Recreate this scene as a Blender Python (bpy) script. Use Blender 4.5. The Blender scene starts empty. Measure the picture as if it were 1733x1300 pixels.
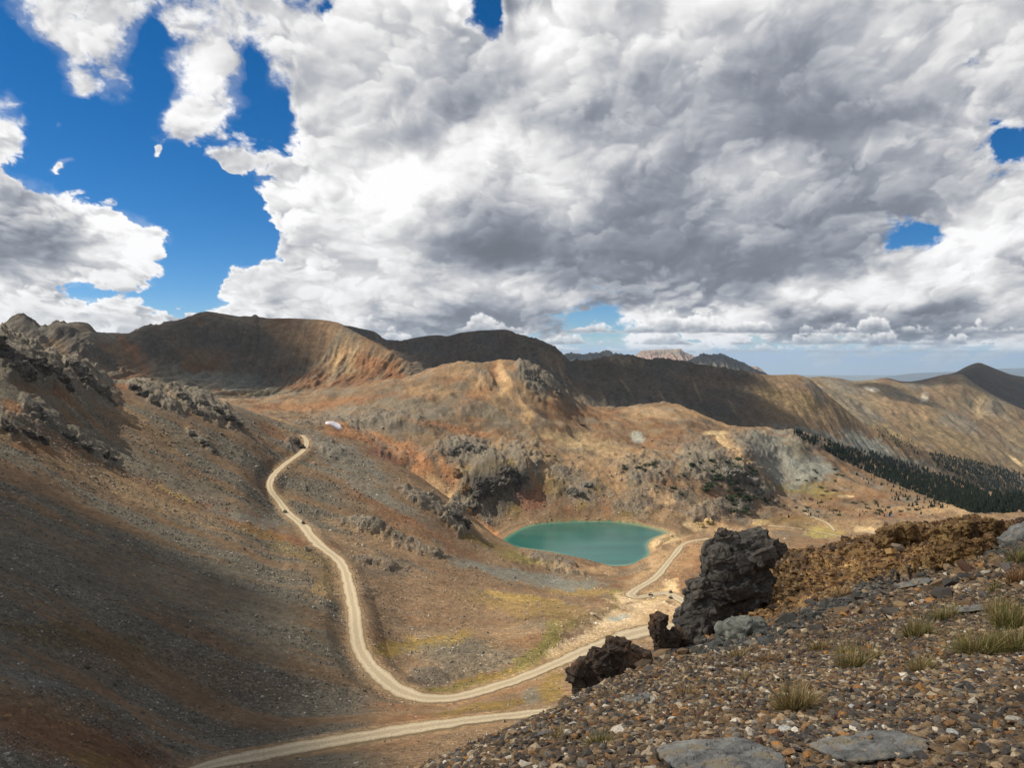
import bpy, math, random
import numpy as np
C = bpy.context.scene
R = math.radians
# ------------------------------------------------------------ camera, world, sun, exposure
F = 1237.0; CX, CY = 866.5, 650.0; PITCH = R(2.31)
cam = bpy.data.objects.new('camera', bpy.data.cameras.new('camera'))
C.collection.objects.link(cam); C.camera = cam
cam.data.sensor_fit = 'HORIZONTAL'; cam.data.sensor_width = 36.0
cam.data.lens = 36.0 * F / 1733.0
cam.data.clip_start = 0.2; cam.data.clip_end = 600000.0
cam.location = (0, 0, 0); cam.rotation_euler = (math.pi / 2 - PITCH, 0, 0)
SUN_AZ, SUN_EL = R(-80), R(46)           # azimuth from the view direction (+Y) towards +X
S = np.array([math.sin(SUN_AZ) * math.cos(SUN_EL), math.cos(SUN_AZ) * math.cos(SUN_EL), math.sin(SUN_EL)])
sl = bpy.data.lights.new('sun', 'SUN'); sl.energy = 5.0; sl.angle = R(0.53); sl.color = (1.0, 0.92, 0.79)
sun = bpy.data.objects.new('sun', sl); C.collection.objects.link(sun)
from mathutils import Vector
sun.rotation_euler = Vector(S).to_track_quat('Z', 'Y').to_euler()
w = bpy.data.worlds.new('World'); C.world = w; w.use_nodes = True
nt = w.node_tree; nt.nodes.clear()
wo = nt.nodes.new('ShaderNodeOutputWorld'); bg = nt.nodes.new('ShaderNodeBackground')
sk = nt.nodes.new('ShaderNodeTexSky'); sk.sky_type = 'NISHITA'; sk.sun_disc = False
sk.sun_elevation = SUN_EL; sk.sun_rotation = SUN_AZ
sk.altitude = 3600; sk.air_density = 1.0; sk.dust_density = 0.5; sk.ozone_density = 4.5
bg.inputs[1].default_value = 0.085
hs = nt.nodes.new('ShaderNodeHueSaturation'); hs.inputs['Saturation'].default_value = 1.32; hs.inputs['Value'].default_value = .92
nt.links.new(sk.outputs[0], hs.inputs['Color']); nt.links.new(hs.outputs[0], bg.inputs[0])
# broken cloud over the rest of the sky (behind, beside and above the view)
wtc = nt.nodes.new('ShaderNodeTexCoord'); wsp = nt.nodes.new('ShaderNodeSeparateXYZ'); nt.links.new(wtc.outputs['Generated'], wsp.inputs[0])
wn = nt.nodes.new('ShaderNodeTexNoise'); wn.inputs['Scale'].default_value = 2.6; wn.inputs['Detail'].default_value = 6; nt.links.new(wtc.outputs['Generated'], wn.inputs['Vector'])
wr = nt.nodes.new('ShaderNodeMapRange'); wr.inputs[1].default_value = .42; wr.inputs[2].default_value = .56; nt.links.new(wn.outputs['Fac'], wr.inputs[0])
wy = nt.nodes.new('ShaderNodeMapRange'); wy.inputs[1].default_value = .62; wy.inputs[2].default_value = .45; nt.links.new(wsp.outputs[1], wy.inputs[0])
wz = nt.nodes.new('ShaderNodeMapRange'); wz.inputs[1].default_value = .68; wz.inputs[2].default_value = .8; nt.links.new(wsp.outputs[2], wz.inputs[0])
wm = nt.nodes.new('ShaderNodeMath'); wm.operation = 'MAXIMUM'; nt.links.new(wy.outputs[0], wm.inputs[0]); nt.links.new(wz.outputs[0], wm.inputs[1])
wk = nt.nodes.new('ShaderNodeMath'); wk.operation = 'MULTIPLY'; nt.links.new(wm.outputs[0], wk.inputs[0]); nt.links.new(wr.outputs[0], wk.inputs[1])
bg2 = nt.nodes.new('ShaderNodeBackground'); bg2.inputs[0].default_value = (.80, .79, .77, 1); bg2.inputs[1].default_value = .60
wx = nt.nodes.new('ShaderNodeMixShader'); nt.links.new(wk.outputs[0], wx.inputs[0]); nt.links.new(bg.outputs[0], wx.inputs[1]); nt.links.new(bg2.outputs[0], wx.inputs[2]); nt.links.new(wx.outputs[0], wo.inputs[0])
C.view_settings.view_transform = 'Standard'; C.view_settings.look = 'None'
C.view_settings.exposure = 0.3; C.view_settings.gamma = 1.0; C.view_settings.use_curve_mapping = False
C.render.engine = 'CYCLES'
cy = C.cycles; cy.max_bounces = 5; cy.diffuse_bounces = 2; cy.glossy_bounces = 2; cy.transparent_max_bounces = 32
cy.volume_bounces = 0; cy.use_denoising = True; cy.denoiser = 'OPENIMAGEDENOISE'
cy.denoising_input_passes = 'RGB_ALBEDO_NORMAL'; cy.denoising_prefilter = 'ACCURATE'
cy.caustics_reflective = False; cy.caustics_refractive = False
cy.use_adaptive_sampling = False; cy.adaptive_threshold = 0.02

# ------------------------------------------------------------ maths helpers
rs = np.random.RandomState(7); random.seed(7)
_P = np.tile(rs.permutation(256), 3)
_ang = rs.rand(256) * 2 * np.pi
_G2 = np.stack([np.cos(_ang), np.sin(_ang)], 1).astype(np.float32)
_g = rs.normal(size=(256, 3)); _G3 = (_g / np.linalg.norm(_g, axis=1, keepdims=True)).astype(np.float32)
def pn2(x, y, seed=0):
    x = np.asarray(x, np.float64) + seed * 17.37; y = np.asarray(y, np.float64) - seed * 9.13
    xi = np.floor(x).astype(np.int64); yi = np.floor(y).astype(np.int64)
    xf = (x - xi).astype(np.float32); yf = (y - yi).astype(np.float32)
    xi &= 255; yi &= 255
    u = xf * xf * xf * (xf * (xf * 6 - 15) + 10); v = yf * yf * yf * (yf * (yf * 6 - 15) + 10)
    def g(i, j):
        h = _P[_P[(xi + i) & 255] + ((yi + j) & 255)]
        return _G2[h, 0] * (xf - i) + _G2[h, 1] * (yf - j)
    a = g(0, 0); b = g(1, 0); c = g(0, 1); d = g(1, 1)
    return ((a + u * (b - a)) * (1 - v) + (c + u * (d - c)) * v) * 1.5
def fbm2(x, y, o=5, seed=0, gain=0.5, lac=2.03, mode=0):
    s = 0; a = 1.0; t = 0
    for i in range(o):
        n = pn2(x, y, seed + i * 3)
        if mode == 1: n = 1 - 2 * np.abs(n)          # ridges
        elif mode == 2: n = 2 * np.abs(n) - 0.6      # billows
        s = s + a * n; t += a; a *= gain; x = x * lac; y = y * lac
    return s / t
def wor2(x, y, seed=0):
    x = np.asarray(x) + seed * 13.1; y = np.asarray(y) + seed * 5.7
    xi = np.floor(x).astype(np.int64); yi = np.floor(y).astype(np.int64); best = np.full(x.shape, 9.0)
    for i in (-1, 0, 1):
        for j in (-1, 0, 1):
            h = _P[_P[(xi + i) & 255] + ((yi + j) & 255)]
            best = np.minimum(best, (xi + i + _P[h + 31] / 256.0 - x) ** 2 + (yi + j + _P[h + 97] / 256.0 - y) ** 2)
    return best
def puff(x, y, o, seed, gain=.5):
    s = 0; a = 1.0; t = 0
    for i in range(o):
        s = s + a * (1 - 1.55 * wor2(x, y, seed + i)); t += a; a *= gain; x = x * 2.07; y = y * 2.07
    return s / t
def pn3(p, seed=0):
    p = p + seed * 7.31
    i = np.floor(p).astype(np.int64); f = (p - i).astype(np.float32); i &= 255
    u = f * f * f * (f * (f * 6 - 15) + 10)
    out = 0
    for dx in (0, 1):
        for dy in (0, 1):
            for dz in (0, 1):
                h = _P[_P[_P[(i[:, 0] + dx) & 255] + ((i[:, 1] + dy) & 255)] + ((i[:, 2] + dz) & 255)]
                g = _G3[h]; d = f - np.array([dx, dy, dz], np.float32)
                wt = (u[:, 0] if dx else 1 - u[:, 0]) * (u[:, 1] if dy else 1 - u[:, 1]) * (u[:, 2] if dz else 1 - u[:, 2])
                out = out + wt * (g * d).sum(1)
    return out * 1.5
def fbm3(p, o=4, seed=0, gain=0.5, ridge=False):
    s = 0; a = 1.0; t = 0
    for k in range(o):
        n = pn3(p, seed + k)
        if ridge: n = 1 - 2 * np.abs(n)
        s = s + a * n; t += a; a *= gain; p = p * 2.03
    return s / t
def worley3(p, seed=0):
    p = p + seed * 3.7
    i = np.floor(p).astype(np.int64)
    best = np.full(len(p), 9e9); sec = np.full(len(p), 9e9); bid = np.zeros(len(p), np.int64); rel = np.zeros(p.shape)
    for dx in (-1, 0, 1):
        for dy in (-1, 0, 1):
            for dz in (-1, 0, 1):
                c = i + np.array([dx, dy, dz])
                h = _P[_P[_P[c[:, 0] & 255] + (c[:, 1] & 255)] + (c[:, 2] & 255)]
                off = np.stack([_P[h] / 256.0, _P[h + 77] / 256.0, _P[h + 151] / 256.0], 1)
                d = ((c + off - p) ** 2).sum(1)
                n = d < best
                sec = np.where(n, best, np.minimum(sec, d)); bid = np.where(n, h, bid); best = np.where(n, d, best); rel = np.where(n[:, None], p - c - off, rel)
    return np.sqrt(best), np.sqrt(sec), _P[bid + 33] / 255.0 + (_G3[bid] * rel).sum(1) * .85
def ss(a, b, x):
    t = np.clip((x - a) / (b - a), 0, 1); return t * t * (3 - 2 * t)
def pix_dir(px, py):
    u = (np.asarray(px, float) - CX) / F; v = (CY - np.asarray(py, float)) / F
    y = math.cos(PITCH) + v * math.sin(PITCH); z = -math.sin(PITCH) + v * math.cos(PITCH)
    return u / y, z / y                        # tan azimuth, tan elevation
def to_pix(a, t):
    # inverse of pix_dir
    c, s = math.cos(PITCH), math.sin(PITCH)
    v = (t * c + s) / (c - t * s)
    u = a * (c + v * s)
    return CX + F * u, CY - F * v
def P(px, py, Y):
    a, t = pix_dir(px, py); return np.array([a * Y, Y, t * Y])

def new_mesh(name, V, faces, mats=(), parent=None, smooth=True, col=None, mi=None, colname='Col', link=True):
    """faces: (n,3) or (n,4) array, or list of such arrays"""
    me = bpy.data.meshes.new(name)
    if not isinstance(faces, list): faces = [faces]
    faces = [np.asarray(f, np.int32) for f in faces if len(f)]
    V = np.asarray(V, np.float32)
    me.vertices.add(len(V)); me.vertices.foreach_set('co', V.ravel())
    nl = sum(f.size for f in faces); nf = sum(len(f) for f in faces)
    me.loops.add(nl); me.loops.foreach_set('vertex_index', np.concatenate([f.ravel() for f in faces]))
    me.polygons.add(nf)
    tot = np.concatenate([np.full(len(f), f.shape[1], np.int32) for f in faces])
    st = np.concatenate([[0], np.cumsum(tot)[:-1]]).astype(np.int32)
    me.polygons.foreach_set('loop_start', st)
    me.polygons.foreach_set('use_smooth', np.full(nf, bool(smooth)))
    if mi is not None: me.polygons.foreach_set('material_index', np.asarray(mi, np.int32))
    me.update(calc_edges=True)
    if col is not None:
        at = me.color_attributes.new(colname, 'FLOAT_COLOR', 'POINT')
        c = np.ones((len(V), 4), np.float32); c[:, :col.shape[1]] = col
        at.data.foreach_set('color', c.ravel())
    for m in (mats if isinstance(mats, (list, tuple)) else [mats]): me.materials.append(m)
    o = bpy.data.objects.new(name, me)
    if link: C.collection.objects.link(o)
    if parent is not None: o.parent = parent
    return o
def tag(o, label=None, cat=None, group=None, kind=None):
    if label: o['label'] = label
    if cat: o['category'] = cat
    if group: o['group'] = group
    if kind: o['kind'] = kind
    return o

# ------------------------------------------------------------ materials
def mat(name):
    m = bpy.data.materials.new(name); m.use_nodes = True
    return m, m.node_tree, m.node_tree.nodes['Principled BSDF']
def N(nt, t, **k):
    n = nt.nodes.new(t)
    for a, b in k.items(): setattr(n, a, b)
    return n
def plain(name, col, rough=0.6, metal=0.0, spec=0.5):
    m, nt, b = mat(name); b.inputs['Base Color'].default_value = (*col, 1); b.inputs['Roughness'].default_value = rough
    b.inputs['Metallic'].default_value = metal; b.inputs['Specular IOR Level'].default_value = spec
    n = N(nt, 'ShaderNodeTexNoise'); n.inputs['Scale'].default_value = 6
    mx = N(nt, 'ShaderNodeMix', data_type='RGBA', blend_type='MULTIPLY'); mx.inputs[0].default_value = 0.35
    mx.inputs[6].default_value = (*col, 1); nt.links.new(n.outputs['Fac'], mx.inputs[7]); nt.links.new(mx.outputs[2], b.inputs['Base Color'])
    return m
def terrain_mat(name, scales, bump, contrast=1.0, bumpscale=None, stone=None, rough=0.95, stone_amt=0.5):
    """Col attribute (painted ground colour, some shade included) times multi scale grain in world metres"""
    m, nt, b = mat(name); L = nt.links.new
    at = N(nt, 'ShaderNodeAttribute', attribute_name='Col')
    tc = N(nt, 'ShaderNodeTexCoord')
    fac = None
    for s, lo, hi in scales:
        n = N(nt, 'ShaderNodeTexNoise'); n.inputs['Scale'].default_value = s; n.inputs['Detail'].default_value = 5; n.inputs['Roughness'].default_value = 0.65
        L(tc.outputs['Object'], n.inputs['Vector'])
        r = N(nt, 'ShaderNodeMapRange'); r.inputs[1].default_value = 0.3; r.inputs[2].default_value = 0.7
        r.inputs[3].default_value = 1 - (1 - lo) * contrast; r.inputs[4].default_value = 1 + (hi - 1) * contrast
        L(n.outputs['Fac'], r.inputs[0])
        if fac is None: fac = r.outputs[0]
        else:
            mm = N(nt, 'ShaderNodeMath', operation='MULTIPLY'); L(fac, mm.inputs[0]); L(r.outputs[0], mm.inputs[1]); fac = mm.outputs[0]
    if stone:
        # scattered stones: random cell brightness, bright ones pale
        v = N(nt, 'ShaderNodeTexVoronoi'); v.inputs['Scale'].default_value = stone; L(tc.outputs['Object'], v.inputs['Vector'])
        sp = N(nt, 'ShaderNodeSeparateColor'); L(v.outputs['Color'], sp.inputs[0])
        r = N(nt, 'ShaderNodeMapRange'); r.inputs[1].default_value = 0; r.inputs[2].default_value = 1
        r.inputs[3].default_value = 1 - stone_amt * .6; r.inputs[4].default_value = 1 + stone_amt * .6; L(sp.outputs[0], r.inputs[0])
        r2 = N(nt, 'ShaderNodeMapRange'); r2.inputs[1].default_value = 0.93; r2.inputs[2].default_value = 0.97
        r2.inputs[3].default_value = 1; r2.inputs[4].default_value = 1 + stone_amt * 1.6; L(sp.outputs[1], r2.inputs[0])
        ml = N(nt, 'ShaderNodeMath', operation='MULTIPLY'); L(r.outputs[0], ml.inputs[0]); L(r2.outputs[0], ml.inputs[1])
        # alpha of Col = how stony the ground is
        mi = N(nt, 'ShaderNodeMix', data_type='FLOAT'); L(at.outputs['Alpha'], mi.inputs[0]); mi.inputs[2].default_value = 1; L(ml.outputs[0], mi.inputs[3])
        mm = N(nt, 'ShaderNodeMath', operation='MULTIPLY'); L(fac, mm.inputs[0]); L(mi.outputs[0], mm.inputs[1]); fac = mm.outputs[0]
    vm = N(nt, 'ShaderNodeVectorMath', operation='SCALE'); L(at.outputs['Color'], vm.inputs[0]); L(fac, vm.inputs['Scale'])
    L(vm.outputs[0], b.inputs['Base Color'])
    b.inputs['Roughness'].default_value = rough; b.inputs['Specular IOR Level'].default_value = 0.15
    if bump:
        n = N(nt, 'ShaderNodeTexNoise'); n.inputs['Scale'].default_value = bumpscale; n.inputs['Detail'].default_value = 6; n.inputs['Roughness'].default_value = 0.7
        L(tc.outputs['Object'], n.inputs['Vector'])
        bp = N(nt, 'ShaderNodeBump'); bp.inputs['Strength'].default_value = 1.0; bp.inputs['Distance'].default_value = bump
        L(n.outputs['Fac'], bp.inputs['Height']); L(bp.outputs[0], b.inputs['Normal'])
    return m

# ------------------------------------------------------------ lofted terrain surfaces
def pchip_eval(X, Yv, q):
    """X,Yv: (K,n) increasing X per column; q: (r,n) -> (r,n)"""
    K, n = X.shape
    h = np.diff(X, axis=0); d = np.diff(Yv, axis=0) / h
    m = np.zeros_like(Yv)
    for k in range(1, K - 1):
        w1 = 2 * h[k] + h[k - 1]; w2 = h[k] + 2 * h[k - 1]
        ok = d[k - 1] * d[k] > 0
        with np.errstate(divide='ignore', invalid='ignore'):
            m[k] = np.where(ok, (w1 + w2) / (w1 / d[k - 1] + w2 / d[k]), 0)
    m[0] = d[0]; m[-1] = d[-1]
    idx = np.zeros(q.shape, np.int64)
    for k in range(1, K - 1): idx += (q >= X[k][None])
    cols = np.broadcast_to(np.arange(n)[None], q.shape)
    x0 = X[idx, cols]; hh = h[idx, cols]; t = np.clip((q - x0) / hh, 0, 1)
    y0 = Yv[idx, cols]; y1 = Yv[idx + 1, cols]; m0 = m[idx, cols]; m1 = m[idx + 1, cols]
    t2 = t * t; t3 = t2 * t
    return (2*t3-3*t2+1)*y0 + (t3-2*t2+t)*hh*m0 + (-2*t3+3*t2)*y1 + (t3-t2)*hh*m1
def pchip1(x, y, q):
    x = np.asarray(x, float); y = np.asarray(y, float); q = np.clip(q, x[0], x[-1])
    return pchip_eval(x[:, None], y[:, None], q[:, None])[:, 0] if len(x) > 2 else np.interp(q, x, y)
class Surf:
    def __init__(s, curves, a_cols, Y0, Y1, rows, flat_crest=()):
        s.a = a_cols; s.l = np.linspace(math.log(Y0), math.log(Y1), rows)
        T = []; Lr = []
        for c in curves:
            c = np.array(c, float); a, t = pix_dir(c[:, 0], c[:, 1]); o = np.argsort(a)
            T.append(pchip1(a[o], t[o], a_cols)); Lr.append(pchip1(a[o], np.log(c[o, 2]), a_cols))
        T = np.array(T); Lr = np.array(Lr)
        for k in range(1, len(Lr)): Lr[k] = np.maximum(Lr[k], Lr[k - 1] + 0.012)
        q = np.broadcast_to(s.l[:, None], (rows, len(a_cols)))
        t = pchip_eval(Lr, T, q)
        s.Y = np.exp(q); s.X = s.Y * a_cols[None]; s.Z = t * s.Y; s.crest = Lr
    def pix(s):
        return to_pix(s.X / s.Y, s.Z / s.Y)
    def sample(s, x, y):
        a = x / y; c = np.interp(a, s.a, np.arange(len(s.a))); r = (np.log(y) - s.l[0]) / (s.l[1] - s.l[0])
        c = np.clip(c, 0, len(s.a) - 1.001); r = np.clip(r, 0, len(s.l) - 1.001)
        ci = np.asarray(c, int); ri = np.asarray(r, int); fc = c - ci; fr = r - ri
        Z = s.Z
        return (Z[ri, ci] * (1 - fc) + Z[ri, ci + 1] * fc) * (1 - fr) + (Z[ri + 1, ci] * (1 - fc) + Z[ri + 1, ci + 1] * fc) * fr
    def hit(s, px, py, Ymin=0):
        a, t = pix_dir(px, py)
        c = np.interp(a, s.a, np.arange(len(s.a))); ci = min(int(c), len(s.a) - 2); fc = c - ci
        col = (s.Z[:, ci] * (1 - fc) + s.Z[:, ci + 1] * fc) / np.exp(s.l)
        ok = np.where((col >= t) & (np.exp(s.l) >= Ymin))[0]
        if len(ok) == 0:
            return None
        r = ok[0]
        if r == 0: Y = math.exp(s.l[0])
        else:
            f = (t - col[r - 1]) / max(1e-9, col[r] - col[r - 1]); f = min(max(f, 0), 1)
            Y = math.exp(s.l[r - 1] + f * (s.l[1] - s.l[0]))
        return np.array([a * Y, Y, t * Y])
    def hit_down(s, px, py, Ymin=0):
        for d in range(0, 120, 3):
            h = s.hit(px, py + d, Ymin)
            if h is not None: return h
    def mesh(s, name, m, col, r0=0, r1=None):
        r1 = r1 or len(s.l)
        V = np.stack([s.X, s.Y, s.Z], -1)[r0:r1]; n = s.X.shape[1]; rr = r1 - r0
        idx = np.arange(rr * n).reshape(rr, n)
        f = np.stack([idx[:-1, :-1], idx[:-1, 1:], idx[1:, 1:], idx[1:, :-1]], -1).reshape(-1, 4)
        o = new_mesh(name, V.reshape(-1, 3), f, m, col=col[r0:r1].reshape(-1, 4))
        return o
def cols(n, inner=0.74, outer=1.15, extra=40):
    i = np.linspace(-inner, inner, n)
    e = inner + (outer - inner) * (np.arange(1, extra + 1) / extra) ** 1.5
    return np.concatenate([-e[::-1], i, e])
def ex(c, dx0=0, dx1=0):
    return c
# palette (linear albedo)
SCREE = np.array([.138, .128, .105]); BROWN = np.array([.168, .116, .074]); RUST = np.array([.25, .128, .066]); OCHRE = np.array([.40, .27, .15])
TAN = np.array([.26, .18, .105]); YEL = np.array([.27, .19, .058]); GRN = np.array([.125, .108, .036]); DARK = np.array([.062, .055, .047]); ROCK = np.array([.155, .142, .12])
PALE = np.array([.5, .38, .22]); ORG = np.array([.33, .165, .08]); MAROON = np.array([.14, .065, .045]); BLUEG = np.array([.17, .18, .165]); WHT = np.array([.6, .57, .5])
def warmth(c, k=1.22):
    g = c.mean(-1, keepdims=True); return np.clip((g + (c - g) * k) * np.array([1.06, 1.0, .88]), .008, .9)
def mixc(c, k, col): return c + (np.asarray(col) - c) * k[..., None]
def brush(c, px, py, strokes, Y=None, warp=14, seed=50, fx=0.02):
    wx = fbm2(px * fx, py * fx * 1.6, 4, seed) * warp; wy = fbm2(px * fx, py * fx * 1.6, 4, seed + 30) * warp * 0.7
    nn = fbm2(px * 0.06, py * 0.1, 3, seed + 9)
    for st in strokes:
        x, y, rx, ry, ang, col, k = st[:7]
        m = (np.abs(px - x) < max(rx, ry) * 1.7) & (np.abs(py - y) < max(rx, ry) * 1.7)
        if Y is not None and len(st) > 7: m &= (Y > st[7]) & (Y < st[8])
        if not m.any(): continue
        ca, sa = math.cos(R(ang)), math.sin(R(ang))
        sc = min(1.0, min(rx, ry) / 14.0)
        dx = px[m] + wx[m] * sc - x; dy = py[m] + wy[m] * sc - y
        d = np.sqrt(((dx * ca + dy * sa) / rx) ** 2 + ((-dx * sa + dy * ca) / ry) ** 2)
        kk = np.clip((1.15 - d + nn[m] * 0.5) / 0.5, 0, 1) * k
        if isinstance(col, str):
            c[m] = c[m] + kk * 1.0 if col == '+' else c[m]
        elif c.ndim == 1 or np.isscalar(col): c[m] = np.maximum(c[m], kk * col)
        else: c[m] = c[m] + (np.asarray(col) - c[m]) * kk[:, None]
    return c
#@@SECTION terrain
# ============================================================ MAIN VALLEY (left slope, meadow, lake basin, brown hills)
curves = [
 [(-900,1500,55),(-100,1640,58),(500,1700,60),(866,1700,60),(1300,1560,62),(1800,1500,66),(2700,1500,66)],
 [(-900,1260,95),(-200,1278,100),(0,1292,108),(200,1296,128),(340,1299,148),(500,1268,160),(700,1236,172),(900,1215,190),(1100,1190,215),(1400,1150,260),(1800,1120,350),(2700,1120,400)],
 [(-900,1120,125),(-200,1145,132),(0,1168,142),(150,1206,157),(300,1250,172),(400,1242,187),(500,1222,203),(600,1203,218),(740,1192,238),(850,1160,268),(950,1122,300),(1080,1068,390),(1200,1040,450),(1400,1010,520),(1800,980,600),(2700,980,650)],
 [(-900,900,200),(-200,930,215),(0,955,228),(200,1000,255),(400,1040,278),(560,1052,300),(620,1062,315),(700,1090,322),(800,1090,335),(900,1070,345),(950,1050,375),(1040,1020,470),(1080,1000,540),(1180,990,580),(1400,980,650),(1800,950,750),(2700,950,800)],
 [(-900,700,310),(-200,740,325),(0,785,340),(200,835,395),(400,880,435),(483,880,490),(560,905,480),(700,935,500),(850,965,555),(950,982,580),(1040,985,590),(1100,965,640),(1150,935,720),(1300,925,780),(1500,915,850),(1800,900,950),(2700,900,1000)],
 [(-900,430,460),(-200,505,490),(0,562,520),(60,590,540),(130,612,580),(200,648,640),(250,655,660),(310,666,690),(400,690,740),(480,712,780),(540,728,800),(620,760,780),(700,805,760),(780,865,740),(850,914,728),(900,930,720),(950,938,700),(1000,950,700),(1060,962,700),(1090,945,740),(1130,915,800),(1200,905,850),(1400,895,950),(1600,880,1050),(1800,870,1150),(2700,860,1200)],
 [(-900,640,800),(0,680,800),(200,710,850),(400,728,880),(480,735,880),(560,760,860),(620,815,840),(700,885,810),(780,925,785),(850,945,770),(930,965,770),(1000,970,770),(1060,960,775),(1120,920,830),(1200,902,900),(1400,886,1000),(1600,871,1100),(1800,860,1200),(2700,850,1300)],
 [(-900,655,1050),(0,672,1050),(200,690,1050),(400,708,1050),(480,712,1050),(560,725,1010),(640,780,960),(700,830,930),(760,866,915),(800,885,905),(850,898,900),(900,888,902),(1000,885,904),(1080,887,902),(1130,898,895),(1200,888,950),(1300,880,1040),(1400,872,1120),(1600,858,1250),(1800,850,1350),(2700,840,1400)],
 [(-900,650,1200),(0,668,1200),(200,685,1200),(400,700,1180),(480,706,1150),(560,718,1080),(650,752,1030),(720,778,1000),(800,800,975),(880,795,980),(960,812,1000),(1050,800,1050),(1150,805,1080),(1250,822,1120),(1330,842,1220),(1500,836,1400),(1700,842,1650),(1800,842,1700),(2700,830,1800)],
 [(-900,645,1350),(0,665,1350),(200,680,1350),(400,692,1320),(480,698,1280),(560,706,1200),(700,708,1150),(800,728,1150),(900,742,1170),(1000,748,1220),(1100,755,1260),(1200,752,1320),(1250,752,1380),(1330,800,1400),(1450,805,1550),(1600,815,1850),(1733,850,2100),(2700,860,2200)],
 [(-900,640,1500),(0,660,1500),(200,672,1500),(420,682,1500),(500,672,1480),(560,661,1460),(640,650,1460),(700,640,1470),(750,627,1480),(790,618,1480),(830,616,1480),(860,613,1485),(880,616,1490),(910,628,1500),(945,655,1510),(970,680,1530),(1000,690,1600),(1050,692,1680),(1130,688,1720),(1180,702,1700),(1230,722,1680),(1290,728,1680),(1335,733,1680),(1400,752,1760),(1450,774,1850),(1520,795,2000),(1600,832,2200),(1680,862,2400),(1733,880,2500),(2700,900,2500)],
 [(-900,700,1900),(0,720,1900),(420,730,1900),(560,720,1900),(700,710,1900),(860,700,1900),(970,740,1900),(1130,750,2050),(1230,780,2100),(1335,800,2100),(1450,850,2300),(1600,900,2600),(1733,940,2800),(2700,960,2900)],
]
A = cols(1150)
main = Surf(curves, A, 55, 2600, 1000)
X, Y, Z = main.X, main.Y, main.Z
base_main = main.Z.copy()
px, py = main.pix()
# lake shoreline (photo points on the water plane)
LZ = -211.0
shore_px = [(845,917),(868,902),(890,890),(930,885),(980,883),(1030,883),(1070,886),(1100,891),(1140,901),(1122,906),(1104,913),(1095,925),(1103,938),(1088,950),(1070,957),(1040,959),(1015,956),(985,949),(960,941),(930,934),(900,930),(870,926)]
def on_plane(x, y, z):
    a, t = pix_dir(x, y); Yp = z / t; return np.array([a * Yp, Yp])
shore = np.array([on_plane(x, y, LZ) for x, y in shore_px])
# closed smooth polyline
def chaikin(p, n=2, closed=True):
    for _ in range(n):
        q = np.roll(p, -1, axis=0); p = np.stack([p * .75 + q * .25, p * .25 + q * .75], 1).reshape(-1, p.shape[1])
    return p
shore = chaikin(shore, 2)
def poly_sdf(poly, x, y):
    d = np.full(x.shape, 1e9); inside = np.zeros(x.shape, bool); q = np.roll(poly, -1, axis=0)
    for (x0, y0), (x1, y1) in zip(poly, q):
        ex_, ey = x1 - x0, y1 - y0; t = np.clip(((x - x0) * ex_ + (y - y0) * ey) / (ex_ * ex_ + ey * ey + 1e-9), 0, 1)
        d = np.minimum(d, (x - x0 - t * ex_) ** 2 + (y - y0 - t * ey) ** 2)
        if y0 != y1:
            c = ((y0 > y) != (y1 > y)) & (x < (x1 - x0) * (y - y0) / (y1 - y0) + x0); inside ^= c
    return np.where(inside, -1, 1) * np.sqrt(d)
# ---- relief: crag mask painted as rough ground
CR = [ # px,py,rx,ry,angle,amount,k
 (30,610,60,38,35,1,1),(90,635,60,24,38,1,1),(155,648,62,24,45,1,1),(262,670,60,16,30,1,1),(345,690,70,18,30,1,.9),(30,725,60,20,25,1,.9),(75,700,45,22,40,1,.8),(150,752,55,14,35,1,.8),
 (10,590,30,40,0,1,1),(340,748,30,9,35,1,.8),(500,752,14,12,20,1,.7),
 (650,715,110,14,8,1,.5),(560,760,40,10,30,1,.5),(650,760,70,10,30,1,.5),(790,765,50,22,10,1,.8),(830,825,55,50,10,1,1),(790,850,25,35,60,1,.9),(880,790,40,40,80,1,.8),(900,640,40,16,55,1,1),(935,655,30,10,40,1,.9),
 (720,850,55,10,30,1,.7),(770,880,30,16,45,1,.9),(620,895,45,8,15,1,.8),(700,925,60,8,17,1,.8),(640,955,50,8,10,1,.7),(960,815,40,30,0,1,.5),(985,830,35,18,0,1,.5),(1090,800,60,25,0,1,.6),(1200,790,70,35,20,1,.8),(1270,820,50,25,30,1,.9),(1100,850,60,20,0,1,.4),
 (940,960,50,10,15,1,.6),(1010,1040,30,9,-25,1,.15),(730,1145,45,14,0,1,.25),(820,645,12,18,60,1,.6),
 (1290,760,60,25,10,1,.6),(1380,750,60,15,15,1,.5),(1330,790,60,20,30,1,.3),(1240,860,40,15,0,1,.7),(1190,875,30,16,0,1,.7),(590,1010,14,50,80,1,.3)]
crag = np.zeros(px.shape); crag = brush(crag, px, py, CR, warp=18, seed=80)
crag = np.clip(crag + 0.35 * ss(0.22, .5, fbm2(X * .012, Y * .012, 3, 200)) * ss(600, 900, Y) * (px < 1400), 0, 1)
sc = np.clip(Y / 900.0, 0.08, 1.4)
# wide soft undulation, streaks down the fall line, small relief
rel = fbm2(X * .006, Y * .006, 4, 1) * 9 * sc * ss(200, 900, Y) + fbm2(X * .02, Y * .02, 5, 11, gain=.55) * 3.4 * sc
slope_left = ss(560, 300, px - (py - 650) * .55) * ss(1100, 900, Y)
rel += slope_left * fbm2(X * .006, Y * .03, 4, 21, mode=1) * 3.0 * sc
hills = ss(850, 1000, Y)
rel += hills * fbm2(X * .013 + Y * .004, Y * .011, 5, 31, mode=1) * 8.5
rel += fbm2(X * .15, Y * .15, 3, 41) * 0.55 * np.minimum(sc * 1.6, 1)
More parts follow.
